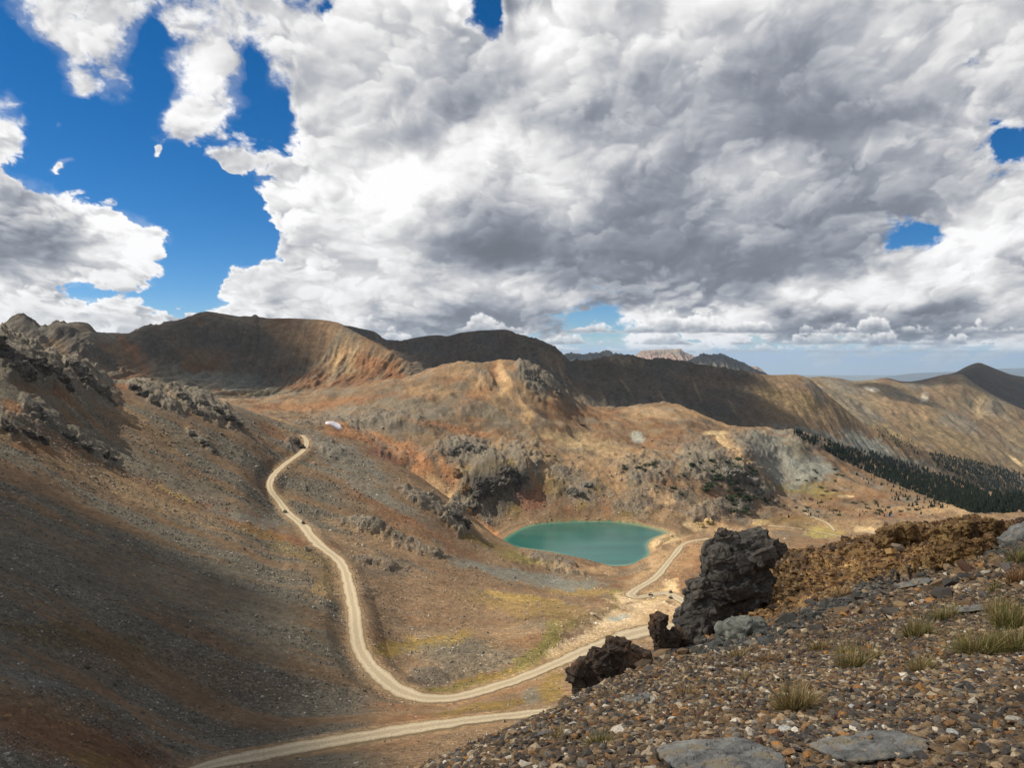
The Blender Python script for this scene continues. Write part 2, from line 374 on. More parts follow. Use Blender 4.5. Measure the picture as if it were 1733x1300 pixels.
# crags: blocky ribs running across, sharp
ct = fbm2(X * .024 + Y * .012, Y * .024 - X * .012, 7, 51, gain=.55, mode=1)
cb = fbm2(X * .11, Y * .11, 4, 61, gain=.6, mode=1)
camp = np.clip(Y / 620.0, 0.25, 1.5)
rel += crag * ((ct * 0.5 + .5) ** 1.3 * 9 - 3 + cb * 2.6) * camp
# big cliffs above the lake: step the ground along painted edge
def bump_px(x, y, rx, ry, ang, h, Y0=0, Y1=1e9, p=1.0):
    ca, sa = math.cos(R(ang)), math.sin(R(ang)); dx = px - x; dy = py - y
    d = np.sqrt(((dx * ca + dy * sa) / rx) ** 2 + ((-dx * sa + dy * ca) / ry) ** 2)
    return h * (ss(1.0, 0.0, d) ** p) * ((Y > Y0) & (Y < Y1))
rel += bump_px(845, 800, 60, 36, 8, 15, 850, 1150, .5) - bump_px(835, 868, 38, 20, 20, 6, 840, 1100)
rel += bump_px(790, 1105, 130, 45, 4, 6, 200, 420) + bump_px(910, 950, 120, 22, 8, 5, 500, 760) + bump_px(640, 900, 80, 12, 18, 5, 300, 700)
rel += bump_px(1000, 1040, 60, 22, -20, 1.6, 300, 700) + bump_px(725, 1140, 50, 22, 0, 1.2, 180, 400)
rel += bump_px(130, 1215, 330, 55, 14, 5, 90, 210) + bump_px(640, 715, 140, 22, 8, 9, 950, 1400)
# keep crest-line heights under control near the far crest
edge = ss(1750, 2150, Y)
rel *= 1 - .5 * edge
main.Z = Z + rel
# lake basin
x2, y2 = X.ravel(), Y.ravel()
sel = (Y > 520) & (Y < 1150) & (np.abs(X) < 500)
sd = np.full(X.shape, 999.0); sd[sel] = poly_sdf(shore, X[sel], Y[sel])
shore_n = fbm2(X * .08, Y * .08, 3, 91) * 2.0
sb_ = np.clip(sd + shore_n * ss(0, 12, sd), 0, 999); bank = LZ + 0.25 + np.minimum(sb_, 12) * 0.22 - np.maximum(sb_ - 12, 0) * .5
main.Z = np.where(sd < 900, np.where(sd < 0, LZ + np.maximum(sd * .35, -8) - .3, np.where(sd < 60, np.maximum(np.minimum(main.Z, LZ + .5 + sd * .9 + crag * sd * .5), bank), main.Z)), main.Z)

# ---- roads: polylines in the photo, hit on the bare ground, cut level into it
def hitline(pts, surf, step=7.0, Ymin=0):
    p = np.array(pts, float); seg = np.hypot(*(np.diff(p[:, :2], axis=0).T)); s_ = np.concatenate([[0], np.cumsum(seg)])
    q = np.linspace(0, s_[-1], max(2, int(s_[-1] / step)))
    xx = pchip1(s_, p[:, 0], q); yy = pchip1(s_, p[:, 1], q); ww = np.interp(q, s_, p[:, 2])
    out = []; wd = []
    for x, y, wv in zip(xx, yy, ww):
        h = surf.hit(x, y, Ymin)
        if h is not None: out.append(h); wd.append(wv)
    return np.array(out), np.array(wd)
def smooth_line(L, it=12):
    L = L.copy()
    for _ in range(it): L[1:-1] = L[1:-1] * .5 + (L[:-2] + L[2:]) * .25
    return L
def densify(L, wd, step):
    s_ = np.concatenate([[0], np.cumsum(np.linalg.norm(np.diff(L[:, :2], axis=0), axis=1))])
    q = np.linspace(0, s_[-1], max(3, int(s_[-1] / step)))
    return np.stack([np.interp(q, s_, L[:, i]) for i in range(3)], 1), np.interp(q, s_, wd)
def carve(surf, L, wd, shoulder=1.4):
    """level the ground across the road; the uphill side becomes a cut bank"""
    Zs = surf.Z; best = np.full(Zs.shape, 9.0, np.float32); zt = np.zeros(Zs.shape)
    dl = surf.l[1] - surf.l[0]
    for i in range(len(L) - 1):
        p, q = L[i], L[i + 1]; wv = wd[i] * (1 + shoulder) + 4
        ymin, ymax = min(p[1], q[1]) - wv, max(p[1], q[1]) + wv; ymin = max(ymin, 50)
        r0 = max(0, int((math.log(ymin) - surf.l[0]) / dl)); r1 = min(len(surf.l), int((math.log(ymax) - surf.l[0]) / dl) + 2)
        amin = min((min(p[0], q[0]) - wv) / ymin, (min(p[0], q[0]) - wv) / ymax); amax = max((max(p[0], q[0]) + wv) / ymin, (max(p[0], q[0]) + wv) / ymax)
        c0 = max(0, np.searchsorted(surf.a, amin) - 1); c1 = min(len(surf.a), np.searchsorted(surf.a, amax) + 1)
        if r1 <= r0 or c1 <= c0: continue
        xs = surf.X[r0:r1, c0:c1]; ys = surf.Y[r0:r1, c0:c1]
        ex_, ey = q[0] - p[0], q[1] - p[1]; l2 = ex_ * ex_ + ey * ey + 1e-9
        t = np.clip(((xs - p[0]) * ex_ + (ys - p[1]) * ey) / l2, 0, 1)
        d = np.hypot(xs - p[0] - t * ex_, ys - p[1] - t * ey) / (wd[i] * .5)
        z = p[2] + t * (q[2] - p[2])
        b = best[r0:r1, c0:c1]; m = d < b
        b[m] = d[m]; zt[r0:r1, c0:c1][m] = z[m]
    k = np.clip((1.0 + shoulder - best) / (shoulder - .05), 0, 1) * (best < 9); k = np.where(k < 1, k ** 1.3, 1)
    surf.Z = Zs * (1 - k) + zt * k
    return best
def ribbon(name, L, wd, m, lift=0.12, across=9, surf=None, seed=0):
    T = np.gradient(L[:, :2], axis=0); T /= np.linalg.norm(T, axis=1, keepdims=True) + 1e-9; Nn = np.stack([-T[:, 1], T[:, 0]], 1)
    s_ = np.concatenate([[0], np.cumsum(np.linalg.norm(np.diff(L[:, :2], axis=0), axis=1))])
    wl = wd * .5 * (1 + .42 * fbm2(s_ * .12, s_ * 0, 4, 300 + seed)); wr = wd * .5 * (1 + .42 * fbm2(s_ * .12, s_ * 0 + 5, 4, 310 + seed))
    V = []; uv = []
    for j in range(across):
        f = j / (across - 1) * 2 - 1
        off = np.where(f < 0, f * wl, f * wr)
        xy = L[:, :2] + Nn * off[:, None]
        z = surf.sample(xy[:, 0], xy[:, 1])
        prof = lift * (1 - max(0, abs(f) - .8) / .2 * 1.2) - .05 * math.exp(-((abs(f) - .5) / .16) ** 2) * (wd.mean() / 6)
        V.append(np.column_stack([xy, z + prof])); uv.append(np.full(len(L), f))
    n = len(L); V = np.stack(V, 1).reshape(-1, 3); f_ = np.stack(uv, 1).reshape(-1)
    idx = np.arange(n * across).reshape(n, across)
    fc = np.stack([idx[:-1, :-1], idx[1:, :-1], idx[1:, 1:], idx[:-1, 1:]], -1).reshape(-1, 4)
    col = np.zeros((len(V), 4), np.float32); col[:, 0] = np.abs(f_); col[:, 1] = np.repeat(s_, across) / 1000; col[:, 3] = 1
    o = new_mesh(name, V, fc, m, col=col)
    return tag(o, kind='structure')
road_specs = [
 ('dirt_road', [(512,737,5.2),(522,741,5.4),(524,752,5.8),(517,762,6),(497,775,6),(478,789,6),(462,804,6),(452,818,6),(456,832,6),(469,843,6),(478,853,6),(482,866,7),(492,876,7),(512,885,8),(519,898,8.5),(530,914,8.5),(548,930,8),(570,944,7.2),(584,962,7),(588,985,7),(594,1010,7),(600,1040,7),(602,1070,7),(606,1096,7),(622,1122,7.5),(648,1150,8.5),(680,1172,8.5),(715,1183,8),(750,1184,8),(790,1177,7.5),(830,1166,7.5),(870,1153,7),(910,1138,7),(955,1118,8),(990,1102,10),(1030,1088,14),(1075,1072,18),(1130,1062,18),(1200,1058,18)], 60),
 ('dirt_road', [(280,1325,6.2),(340,1301,6.2),(400,1287,6.2),(460,1275,6.2),(530,1262,6.4),(600,1250,6.4),(680,1237,6.2),(760,1225,6),(830,1216,5.5),(905,1208,5),(960,1202,5),(1010,1198,5)], 60),
 ('dirt_track', [(1200,912,6),(1178,915,6),(1150,921,6),(1146,928,8),(1150,934,9),(1140,942,7),(1130,950,7),(1122,966,8),(1108,980,8.5),(1086,993,8),(1066,1003,9),(1060,1012,11),(1080,1012,9),(1102,1008,8),(1122,1002,9),(1138,1006,12),(1160,1022,9),(1190,1042,9)], 400),
 ('dirt_track', [(1300,890,5),(1360,896,4),(1420,908,4),(1450,914,4)], 700),
 ('dirt_track', [(1362,868,4),(1368,875,4),(1385,881,4),(1404,884,4),(1412,890,4),(1412,899,4)], 700),
 ('dirt_track', [(1465,900,7),(1482,906,5),(1500,904,5),(1512,896,5)], 700),
 ('dirt_track', [(700,635,3),(703,629,3),(706,624,3)], 1200),
]
road_lines = []; roadd = np.full(X.shape, 9.0)
for nm, pts, ymn in road_specs:
    L, wd = hitline(pts, main, 5.0, ymn)
    L = smooth_line(L, 14); L, wd = densify(L, wd, 2.0); road_lines.append((nm, L, wd))
    roadd = np.minimum(roadd, carve(main, L, wd, 2.6 if ymn < 300 else 1.0))
px, py = main.pix()
X, Y, Z = main.X, main.Y, main.Z
# ---- ground colour (mineral and plant colour of each patch, lake cliff's shade painted in)
gx = np.gradient(Z, axis=1) / np.maximum(np.gradient(X, axis=1), 1e-3); gy = np.gradient(Z, axis=0) / np.maximum(np.gradient(Y, axis=0), 1e-3) - 0
steep = np.hypot(gx, gy)
col = np.zeros(X.shape + (3,)) + BROWN
n1 = fbm2(X * .008, Y * .008, 5, 101); n2 = fbm2(X * .02, Y * .02, 5, 111); stk = fbm2(X * .007 + Y * .002, Y * .045, 5, 121, gain=.6)
stk2 = fbm2((X * .8 + Y * .6) * .012, (Y * .8 - X * .6) * .06, 5, 131, gain=.6)
col = mixc(col, ss(-.05, .3, n1) * .7, TAN); col = mixc(col, ss(.05, .35, n2) * .6, SCREE); col = mixc(col, ss(.1, .4, -n2 + .4 * n1) * .5, RUST * .8)
lf = ss(60, -60, px - 600 - (py - 900) * .1) * (Y < 900)
col = mixc(col, lf * .85, BROWN * .95)
# scree bands on the left slope
low_ = ss(800, 900, py) * lf; col = mixc(col, lf * ss(-.08, .16, stk + .16 * low_) * .95, SCREE * .82); col = mixc(col, lf * ss(.2, .42, -stk + .2 * n2) * .6, BROWN * .95)
mid = (Y < 800) * (1 - lf)
col = mixc(col, mid * ss(.0, .25, stk2) * .6, BROWN * 1.25); col = mixc(col, mid * ss(.12, .35, -stk2) * .6, RUST * .75)
hz = ss(880, 960, Y)
col = mixc(col, hz * ss(.0, .3, fbm2(X * .012, Y * .012, 6, 141)) * .65, TAN * .95); col = mixc(col, hz * ss(.05, .35, fbm2(X * .02, Y * .014, 6, 151)) * .6, ROCK * 1.0)
col = mixc(col, hz * ss(.12, .4, fbm2(X * .01, Y * .02, 5, 161)) * .6, RUST * .7)
B = [
  # left slope
 (30,615,60,36,35,DARK*1.7,.5),(95,640,60,20,38,DARK*1.8,.45),(262,678,56,14,32,DARK*1.8,.5),(350,695,64,14,32,DARK*1.8,.5),(95,740,90,12,25,DARK*1.8,.4),
 (160,800,260,18,24,TAN*.85,.75),(350,855,190,13,20,RUST*.75,.6),(300,838,40,5,25,YEL,.8),(470,905,110,11,14,RUST*.8,.75),(520,940,70,14,20,YEL*.7,.5),(560,990,30,40,70,YEL*.8,.6),(430,900,50,9,12,YEL*.7,.5),
 (250,790,230,20,25,SCREE*1.05,.7),(420,880,70,10,15,BLUEG,.6),(60,760,60,10,10,ORG*.55,.6),(90,740,70,9,35,ORG*.6,.5),(20,690,22,16,30,ORG*.7,.7),(110,660,14,30,-35,ORG*.6,.8),(205,690,60,8,50,OCHRE*.7,.85),(260,730,80,7,42,OCHRE*.5,.6),(210,655,25,6,0,ORG*.7,.7),(290,668,16,5,30,OCHRE*.7,.6),
 (400,730,90,12,28,BROWN*1.1,.6),(470,735,40,12,30,RUST*.6,.7),(300,740,80,12,40,SCREE,.5),
 (100,960,160,70,15,SCREE*.9,.6),(330,1000,150,60,25,SCREE*.95,.6),(450,1060,70,80,0,SCREE*1.05,.6),(120,1080,160,22,8,YEL*.35,.5),(300,1140,200,40,10,BROWN*.8,.5),(80,1190,120,18,12,BROWN*.85,.7),(130,1262,210,42,15,RUST*.55,.75),(150,1285,60,12,10,YEL*.5,.5),(60,1150,100,10,15,BLUEG*.7,.6),
 # centre meadow
 (700,1010,200,60,10,BROWN*1.35,.5),(760,960,220,40,10,BROWN*1.3,.4),(900,1030,120,20,10,YEL*.9,.5),(720,1090,90,14,-10,YEL*.85,.9),(665,1098,40,12,0,YEL*.8,.8),(880,1010,70,8,8,YEL*1.2,.7),(980,1000,60,9,5,YEL*1.1,.6),(960,960,60,8,5,OCHRE,.5),
 (790,1110,110,26,3,SCREE*1.1,.6),(730,1145,50,13,0,DARK*1.4,.7),(830,1150,110,12,-12,YEL*.75,.9),(760,1165,80,7,-5,GRN*1.1,.8),(900,1115,50,14,-30,GRN*1.5,.9),(930,1085,22,40,25,GRN*1.6,.95),(960,1060,40,9,-25,GRN*1.6,.9),(1010,1042,50,8,-22,GRN*1.7,.9),(1050,1010,14,18,0,GRN*1.8,.9),
 (840,1195,110,9,-8,YEL*.65,.8),(930,1165,20,30,10,YEL*.8,.85),(900,1180,14,25,30,SCREE*1.2,.8),(1040,1050,90,30,-12,TAN*1.3,.7),(1075,1052,80,30,-12,[.60,.47,.31],1),(1020,1080,90,13,-14,[.60,.47,.31],1),(1130,1050,60,30,0,[.58,.45,.29],1),(975,1100,60,8,-18,PALE,.8),(1100,1012,60,8,-5,[.58,.45,.29],.9),(1135,1000,22,16,0,[.6,.46,.27],.9),(1060,1012,16,10,0,[.58,.45,.29],.9),(1048,1046,22,5,-10,BLUEG*2.2,.9),
 (880,975,110,12,10,BLUEG*.95,.8),(960,990,70,8,3,BLUEG,.7),(800,955,60,8,15,BLUEG*.95,.6),(880,945,50,9,10,GRN*1.4,.7),(840,925,60,8,20,GRN*1.0,.5),(660,945,80,8,18,SCREE*.9,.7),(600,925,90,9,22,TAN,.6),(620,900,100,8,15,TAN*1.0,.6),(650,970,50,10,0,DARK*1.8,.6),
 (700,890,150,10,28,RUST*.75,.6),(640,840,120,14,28,BLUEG*.9,.5),(590,780,90,20,28,BLUEG*.95,.6),(655,770,40,14,20,MAROON*1.1,.7),(800,910,60,8,25,YEL*.6,.6),
 # orange gully
 (690,770,50,18,30,ORG*.85,.8,830,1300),(712,792,24,16,40,ORG*1.1,.85,830,1300),(605,735,60,14,15,ORG*.9,.8,830,1300),(740,830,45,16,45,OCHRE*1.1,.75,800,1300),(775,865,40,12,50,OCHRE*1.2,.7,780,1300),(825,895,34,8,35,ORG*1.05,.7,780,1300),(790,815,20,30,-30,OCHRE*.9,.6,780,1300),
 (830,825,48,38,15,DARK*1.3,.9,800,1300),(860,800,30,30,40,DARK*1.8,.7,800,1300),(850,785,30,8,0,YEL*.9,.95,800,1300),(810,795,30,6,-5,YEL*.6,.7,800,1300),(800,770,40,18,10,ROCK*.9,.7),(770,880,26,16,45,DARK*1.6,.8,780,1300),  # dark strokes paint shade onto the lake cliff's face
 (900,845,28,30,20,MAROON*1.5,.8),(905,815,8,40,-14,ORG*.9,.7),(930,800,10,26,-20,OCHRE*.8,.7),(962,850,8,30,10,RUST,.6),(1020,850,10,26,-20,ORG*.75,.6),(1040,815,14,20,-30,OCHRE*.9,.6),(870,860,20,14,0,YEL*.6,.6),(760,800,14,40,-30,ORG*1.0,.7),(800,885,30,8,30,OCHRE,.7),(930,880,90,14,0,BROWN*1.3,.5),(935,825,22,14,0,YEL*.6,.7),(980,855,12,8,0,YEL*.8,.8),(1010,830,16,10,0,YEL*.7,.6),(1060,870,16,8,0,YEL*.7,.6),(905,760,30,30,40,OCHRE*.6,.5),(1000,790,60,20,20,TAN,.6),(1000,755,70,14,15,PALE*.75,.6),(1060,770,60,20,20,TAN*1.1,.6),
 (985,840,40,20,10,ROCK*1.1,.6),(1120,840,30,10,30,OCHRE*1.3,.8),(1115,868,30,14,5,OCHRE*.8,.6),(1180,888,26,12,0,PALE*1.05,.9,700,1300),(1210,892,20,10,0,OCHRE*.9,.7,700,1300),(1190,865,80,14,5,BROWN*1.3,.5),
 # land right of lake
 (1125,910,34,10,0,PALE*.9,.8),(1105,920,12,12,0,PALE*1.25,.9),(1140,950,50,30,-30,TAN*1.5,.8),(1160,960,30,50,20,ORG*.75,.4),(1110,1010,40,12,0,PALE*1.05,.9),(1140,1000,14,16,0,PALE*1.3,.9),(1090,985,40,20,-20,TAN*1.4,.6),(1120,1040,60,14,0,TAN*1.3,.7),(1020,965,30,7,0,OCHRE*.9,.7),
 (1250,905,70,14,5,TAN*1.1,.7),(1290,885,14,5,0,PALE,.9),(1395,900,34,9,0,GRN*2.2,.85),(1340,885,60,10,0,YEL*.5,.5),(1430,890,60,14,0,TAN,.5),(1465,898,22,6,0,PALE,.9),(1620,862,90,10,-3,TAN*1.25,.8),(1560,862,60,8,3,TAN*1.0,.6),(1490,870,60,8,0,RUST*.8,.5),
 (1370,830,70,12,10,GRN*1.6,.7),(1430,842,50,8,0,RUST*.7,.5),(1432,841,16,3,5,PALE*.9,.9),(1375,820,24,4,0,YEL*.8,.9),
 (1330,780,70,40,30,BLUEG*1.25,.85,1100,1700),(1370,790,40,22,20,BLUEG*1.3,.85,1100,1800),(1300,750,50,14,10,BLUEG*1.1,.8),(1350,760,30,15,20,YEL*.4,.3),
 (1210,733,22,5,-5,PALE*1.15,.95),(1225,745,8,16,-35,PALE*1.1,.95),(1245,765,8,30,-40,OCHRE*1.1,.9),(1285,800,6,36,-45,OCHRE*.9,.7),(1190,700,50,8,20,OCHRE*.8,.6),
 # brown hills and knob
 (825,650,50,12,-65,ORG*.85,.75,1100,1600),(850,640,12,30,-15,OCHRE*1.2,.9,1100,1600),(815,655,28,20,-40,OCHRE*.9,.7,1100,1600),(790,680,50,14,-30,RUST*.85,.6,1100,1600),(870,670,8,40,-35,OCHRE*.95,.75,1100,1600),(890,705,12,20,0,OCHRE*1.0,.8,1100,1600),(905,640,22,18,30,ROCK*.9,.7,1100,1600),
 (700,690,80,20,10,SCREE*1.1,.7,1000,1600),(820,700,70,16,20,SCREE*1.05,.7,1000,1600),(640,715,110,14,8,ROCK*1.0,.8,950,1500),(480,690,90,8,-3,RUST*.85,.6,900,1600),(600,675,90,6,-8,RUST*.9,.6,900,1600),(760,725,90,6,12,ORG*.8,.6,900,1600),(780,630,60,8,0,TAN*1.1,.5,1200,1600),
 (1000,700,60,8,8,ORG*.65,.5,1100,1800),(1120,700,60,10,5,TAN*1.3,.6,1100,1800),(1120,745,60,14,0,RUST*.7,.5,1100,1800),(1080,740,12,8,20,BLUEG*2,.8,1100,1500),(960,745,60,8,15,PALE*.6,.6,1100,1500),(1180,700,50,8,15,OCHRE*.7,.7,1100,1800),
]
# faint gravel apron round the lake and stream
rockiness = np.clip(crag * 1.3, 0, 1)
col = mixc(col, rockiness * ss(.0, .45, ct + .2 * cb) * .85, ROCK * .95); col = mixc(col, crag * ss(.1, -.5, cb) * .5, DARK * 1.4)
col = brush(col, px, py, B, Y, warp=22, seed=60)
col = mixc(col, rockiness * ss(.15, .5, cb) * .5, ROCK * 1.2)
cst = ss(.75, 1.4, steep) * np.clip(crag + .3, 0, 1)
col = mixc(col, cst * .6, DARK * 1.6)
# shore ring
col = mixc(col, ss(7, 1, sd) * (sd > 0) * .75, OCHRE * .8); col = mixc(col, (sd < 0) * 1.0, [.05, .16, .12])
# gravel shoulders of the roads
col = mixc(col, ss(2.6, 1.0, roadd) * .6 * (Y < 900), TAN * 1.1)
col *= (1 + .32 * fbm2(X * .05, Y * .05, 5, 171, gain=.65) + .25 * stk * lf)[..., None]
band = fbm2(X * .03, Y * .03, 4, 181)
stony = np.clip(.55 + .8 * stk * lf + .4 * n2, .1, 1) * np.ones(X.shape)
col = warmth(col, .98); colA = np.concatenate([col, stony[..., None]], -1)
M_main = terrain_mat('valley_ground', [(.03, .85, 1.15), (.25, .75, 1.25), (1.1, .75, 1.28)], 1.3, 1.0, 0.30, stone=1.0, stone_amt=.6)
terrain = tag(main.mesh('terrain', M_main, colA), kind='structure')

def scree_stones(n):
    # screen-even scatter of loose blocks on the slopes; denser where the ground is scree
    qx = rs.rand(n * 3) * 1900 - 80; qy = 700 + rs.rand(n * 3) ** .85 * 640
    a, t = pix_dir(qx, qy); ci = np.clip(np.searchsorted(main.a, a), 0, len(main.a) - 1)
    ang = main.Z / main.Y; run = np.maximum.accumulate(ang, axis=0)
    ys = np.exp(main.l); out = np.zeros(len(qx)); ok = np.zeros(len(qx), bool)
    for c in np.unique(ci):
        m = ci == c; r = np.searchsorted(run[:, c], t[m]); g = (r > 1) & (r < len(ys) - 20); out[m] = ys[np.clip(r, 0, len(ys) - 1)]; ok[m] = g
    yy_ = out * (1 + (rs.rand(len(qx)) - .5) * .006); xx_ = a * yy_
    c = np.clip(np.searchsorted(main.a, a), 0, len(main.a) - 1); r = np.clip(((np.log(np.maximum(yy_, 1)) - main.l[0]) / (main.l[1] - main.l[0])).astype(int), 0, len(ys) - 1)
    dens = np.clip(stony[r, c] - .25, .05, 1) * (.35 + .65 * (stk[r, c] > -.1)) ; ok &= (yy_ < 1150) & (rs.rand(len(qx)) < dens * 1.1 * np.where(qx > 620, .38, 1)) & (roadd[r, c] > 1.15) & (sd[r, c] > 1)
    ok = np.where(ok)[0][:n]; x, y, r, c = xx_[ok], yy_[ok], r[ok], c[ok]; n = len(ok); z = main.sample(x, y)
    size = (y / 300.0) ** .85 * (.13 + .55 * rs.rand(n) ** 6) * (1 + 1.2 * (rs.rand(n) < .01))
    bv = np.array([[1, 0, 0], [-1, 0, 0], [0, 1, 0], [0, -1, 0], [0, 0, 1], [0, 0, -1.]]); bf = np.array([[0, 2, 4], [2, 1, 4], [1, 3, 4], [3, 0, 4], [2, 0, 5], [1, 2, 5], [3, 1, 5], [0, 3, 5]])
    q = bv[None] * (1 + (rs.rand(n, 6, 1) - .5) * .8) + (rs.rand(n, 6, 3) - .5) * .5
    q = q * (np.stack([.8 + .5 * rs.rand(n), .8 + .5 * rs.rand(n), .5 + .4 * rs.rand(n)], 1) * size[:, None])[:, None, :]
    q += np.stack([x, y, z + size * .15], 1)[:, None, :]
    base = np.clip(col[r, c], .01, .9); grey = base.mean(1, keepdims=True)
    cc = (base * .5 + grey * .5 * np.array([1.04, 1.0, .93])) * (.85 + 1.2 * rs.rand(n, 1) ** 1.5); pale = rs.rand(n, 1) < .045; cc = np.where(pale, np.array([.42, .39, .33]), cc)
    o = new_mesh('scree', q.reshape(-1, 3), (bf[None] + (np.arange(n) * 6)[:, None, None]).reshape(-1, 3), M_scree, smooth=False, col=np.repeat(np.clip(cc, .02, .8), 6, axis=0))
    return tag(o, 'loose grey and brown stones strewn over the open valley slopes', 'scree', kind='stuff')
m, nt, b = mat('scree_stone'); at = N(nt, 'ShaderNodeAttribute', attribute_name='Col'); nt.links.new(at.outputs['Color'], b.inputs['Base Color']); b.inputs['Roughness'].default_value = .9; b.inputs['Specular IOR Level'].default_value = .15
M_scree = m
scree_stones(230000)

# ============================================================ MOUNTAINS
def gully(s, fx, fy, amp, seed, o=5, w=None):
    g = fbm2(s.X * fx + fbm2(s.X * .002, s.Y * .002, 3, seed + 5) * .6, s.Y * fy, o, seed, gain=.55, mode=1)
    return g * amp if w is None else g * amp * w
def basecol(s, cA, cB, cC, f, seed):
    c = np.zeros(s.X.shape + (3,)) + np.asarray(cA)
    c = mixc(c, ss(-.1, .3, fbm2(s.X * f, s.Y * f * .6, 6, seed)) * .9, cB); c = mixc(c, ss(.05, .35, fbm2(s.X * f * 2.2, s.Y * f, 6, seed + 7)) * .8, cC)
    return c
M_mtn = terrain_mat('mountain_ground', [(.008, .8, 1.2), (.06, .68, 1.32), (.25, .75, 1.25)], 5.0, 1.0, 0.06, stone=.15, stone_amt=.35)
def finish(s, name, c, m=None, st=.5):
    c = warmth(c, 1.08 if s is s3 else .92); a = np.full(c.shape[:2] + (1,), st)
    return tag(s.mesh(name, m or M_mtn, np.concatenate([c, a], -1)), kind='structure')
# bowl mountain on the left
c3 = [
 [(-900,760,1300),(0,740,1350),(430,725,1400),(700,700,1450),(800,700,1500),(1000,720,1600)],
 [(-900,650,1420),(0,668,1480),(200,684,1500),(430,690,1560),(560,668,1650),(640,655,1700),(700,646,1750),(760,650,1800),(1000,700,1850)],
 [(-900,610,1700),(0,620,1700),(100,640,1700),(200,662,1720),(345,672,1850),(430,674,1950),(520,660,1950),(600,645,1930),(660,636,1900),(700,636,1880),(760,648,1880),(1000,698,1900)],
 [(-900,570,1900),(0,575,1850),(60,580,1850),(130,590,1880),(200,620,1950),(300,640,2050),(380,645,2150),(450,640,2250),(530,615,2250),(600,600,2200),(650,608,2080),(690,626,1960),(760,646,1940),(1000,696,1950)],
 [(-900,520,2050),(-200,565,1950),(0,556,1900),(20,548,1900),(38,542,1900),(55,552,1910),(75,556,1920),(95,549,1950),(130,547,1980),(150,550,2000),(165,563,2020),(190,565,2060),(215,565,2100),(240,557,2150),(262,552,2200),(285,547,2250),(310,541,2320),(330,533,2380),(347,528,2420),(370,530,2450),(400,535,2480),(425,536,2480),(432,533,2480),(440,538,2480),(500,539,2480),(540,541,2470),(575,547,2440),(590,556,2400),(620,572,2300),(650,588,2200),(680,606,2100),(700,618,2020),(730,636,1990),(760,645,1980),(1000,694,1980)],
 [(-900,640,2500),(0,660,2500),(350,650,3000),(600,660,3000),(700,690,2700),(1000,760,2600)],
]
a3 = np.linspace(-1.15, 0.1, 900)
s3 = Surf(c3, a3, 1320, 2950, 420)
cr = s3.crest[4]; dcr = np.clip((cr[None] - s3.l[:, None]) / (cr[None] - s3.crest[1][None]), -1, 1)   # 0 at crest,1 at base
p3x, p3y = s3.pix()
rock3 = brush(np.zeros(s3.X.shape), p3x, p3y, [(40,560,40,22,0,1,1),(130,580,60,22,35,1,1),(185,610,40,14,40,1,1),(260,590,45,22,45,1,1),(290,610,30,12,50,1,.9),(345,560,100,34,10,1,.8),(420,585,60,40,20,1,.8),(430,535,20,6,0,1,.6),(470,610,50,25,0,1,.5),(250,560,20,10,0,1,.6),(380,620,60,12,30,1,.4)], warp=25, seed=70)
s3.Z = s3.Z + (gully(s3, .014, .0018, 24, 400) + fbm2(s3.X * .03, s3.Y * .012, 5, 410, gain=.6) * 7) * ss(0, .25, np.abs(dcr)) * ss(1.05, .6, dcr) \
     + rock3 * ((fbm2(s3.X * .016, s3.Y * .009, 6, 420, gain=.55, mode=1) * 17 + 2)) * (0.25 + .75 * ss(0, .12, np.abs(dcr))) + fbm2(s3.X * .05, s3.Y * .02, 4, 430) * 2.2
p3x, p3y = s3.pix()
c = basecol(s3, BROWN * .9, SCREE * .85, RUST * .55, .006, 440)
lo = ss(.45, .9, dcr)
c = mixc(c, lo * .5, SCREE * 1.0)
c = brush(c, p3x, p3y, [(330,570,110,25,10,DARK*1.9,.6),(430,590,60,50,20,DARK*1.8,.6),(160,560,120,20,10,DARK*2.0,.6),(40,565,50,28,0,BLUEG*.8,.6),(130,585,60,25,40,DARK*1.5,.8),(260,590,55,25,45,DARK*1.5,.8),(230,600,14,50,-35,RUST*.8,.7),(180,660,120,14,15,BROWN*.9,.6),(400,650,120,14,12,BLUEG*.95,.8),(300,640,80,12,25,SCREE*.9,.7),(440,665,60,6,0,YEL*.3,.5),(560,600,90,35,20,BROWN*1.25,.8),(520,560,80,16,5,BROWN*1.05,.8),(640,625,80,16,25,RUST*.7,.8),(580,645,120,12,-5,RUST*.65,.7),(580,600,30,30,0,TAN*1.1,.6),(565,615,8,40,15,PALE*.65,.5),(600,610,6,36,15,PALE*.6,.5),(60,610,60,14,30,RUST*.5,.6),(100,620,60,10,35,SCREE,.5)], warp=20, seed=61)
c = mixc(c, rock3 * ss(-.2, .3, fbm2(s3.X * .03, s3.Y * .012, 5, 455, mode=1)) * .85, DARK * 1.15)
c = mixc(c, ss(.12, .4, fbm2(s3.X * .02, s3.Y * .003, 5, 457)) * .55, SCREE * 1.15)
c *= (1 + .35 * fbm2(s3.X * .05, s3.Y * .008, 5, 450, gain=.65))[..., None]
finish(s3, 'mountain', c)
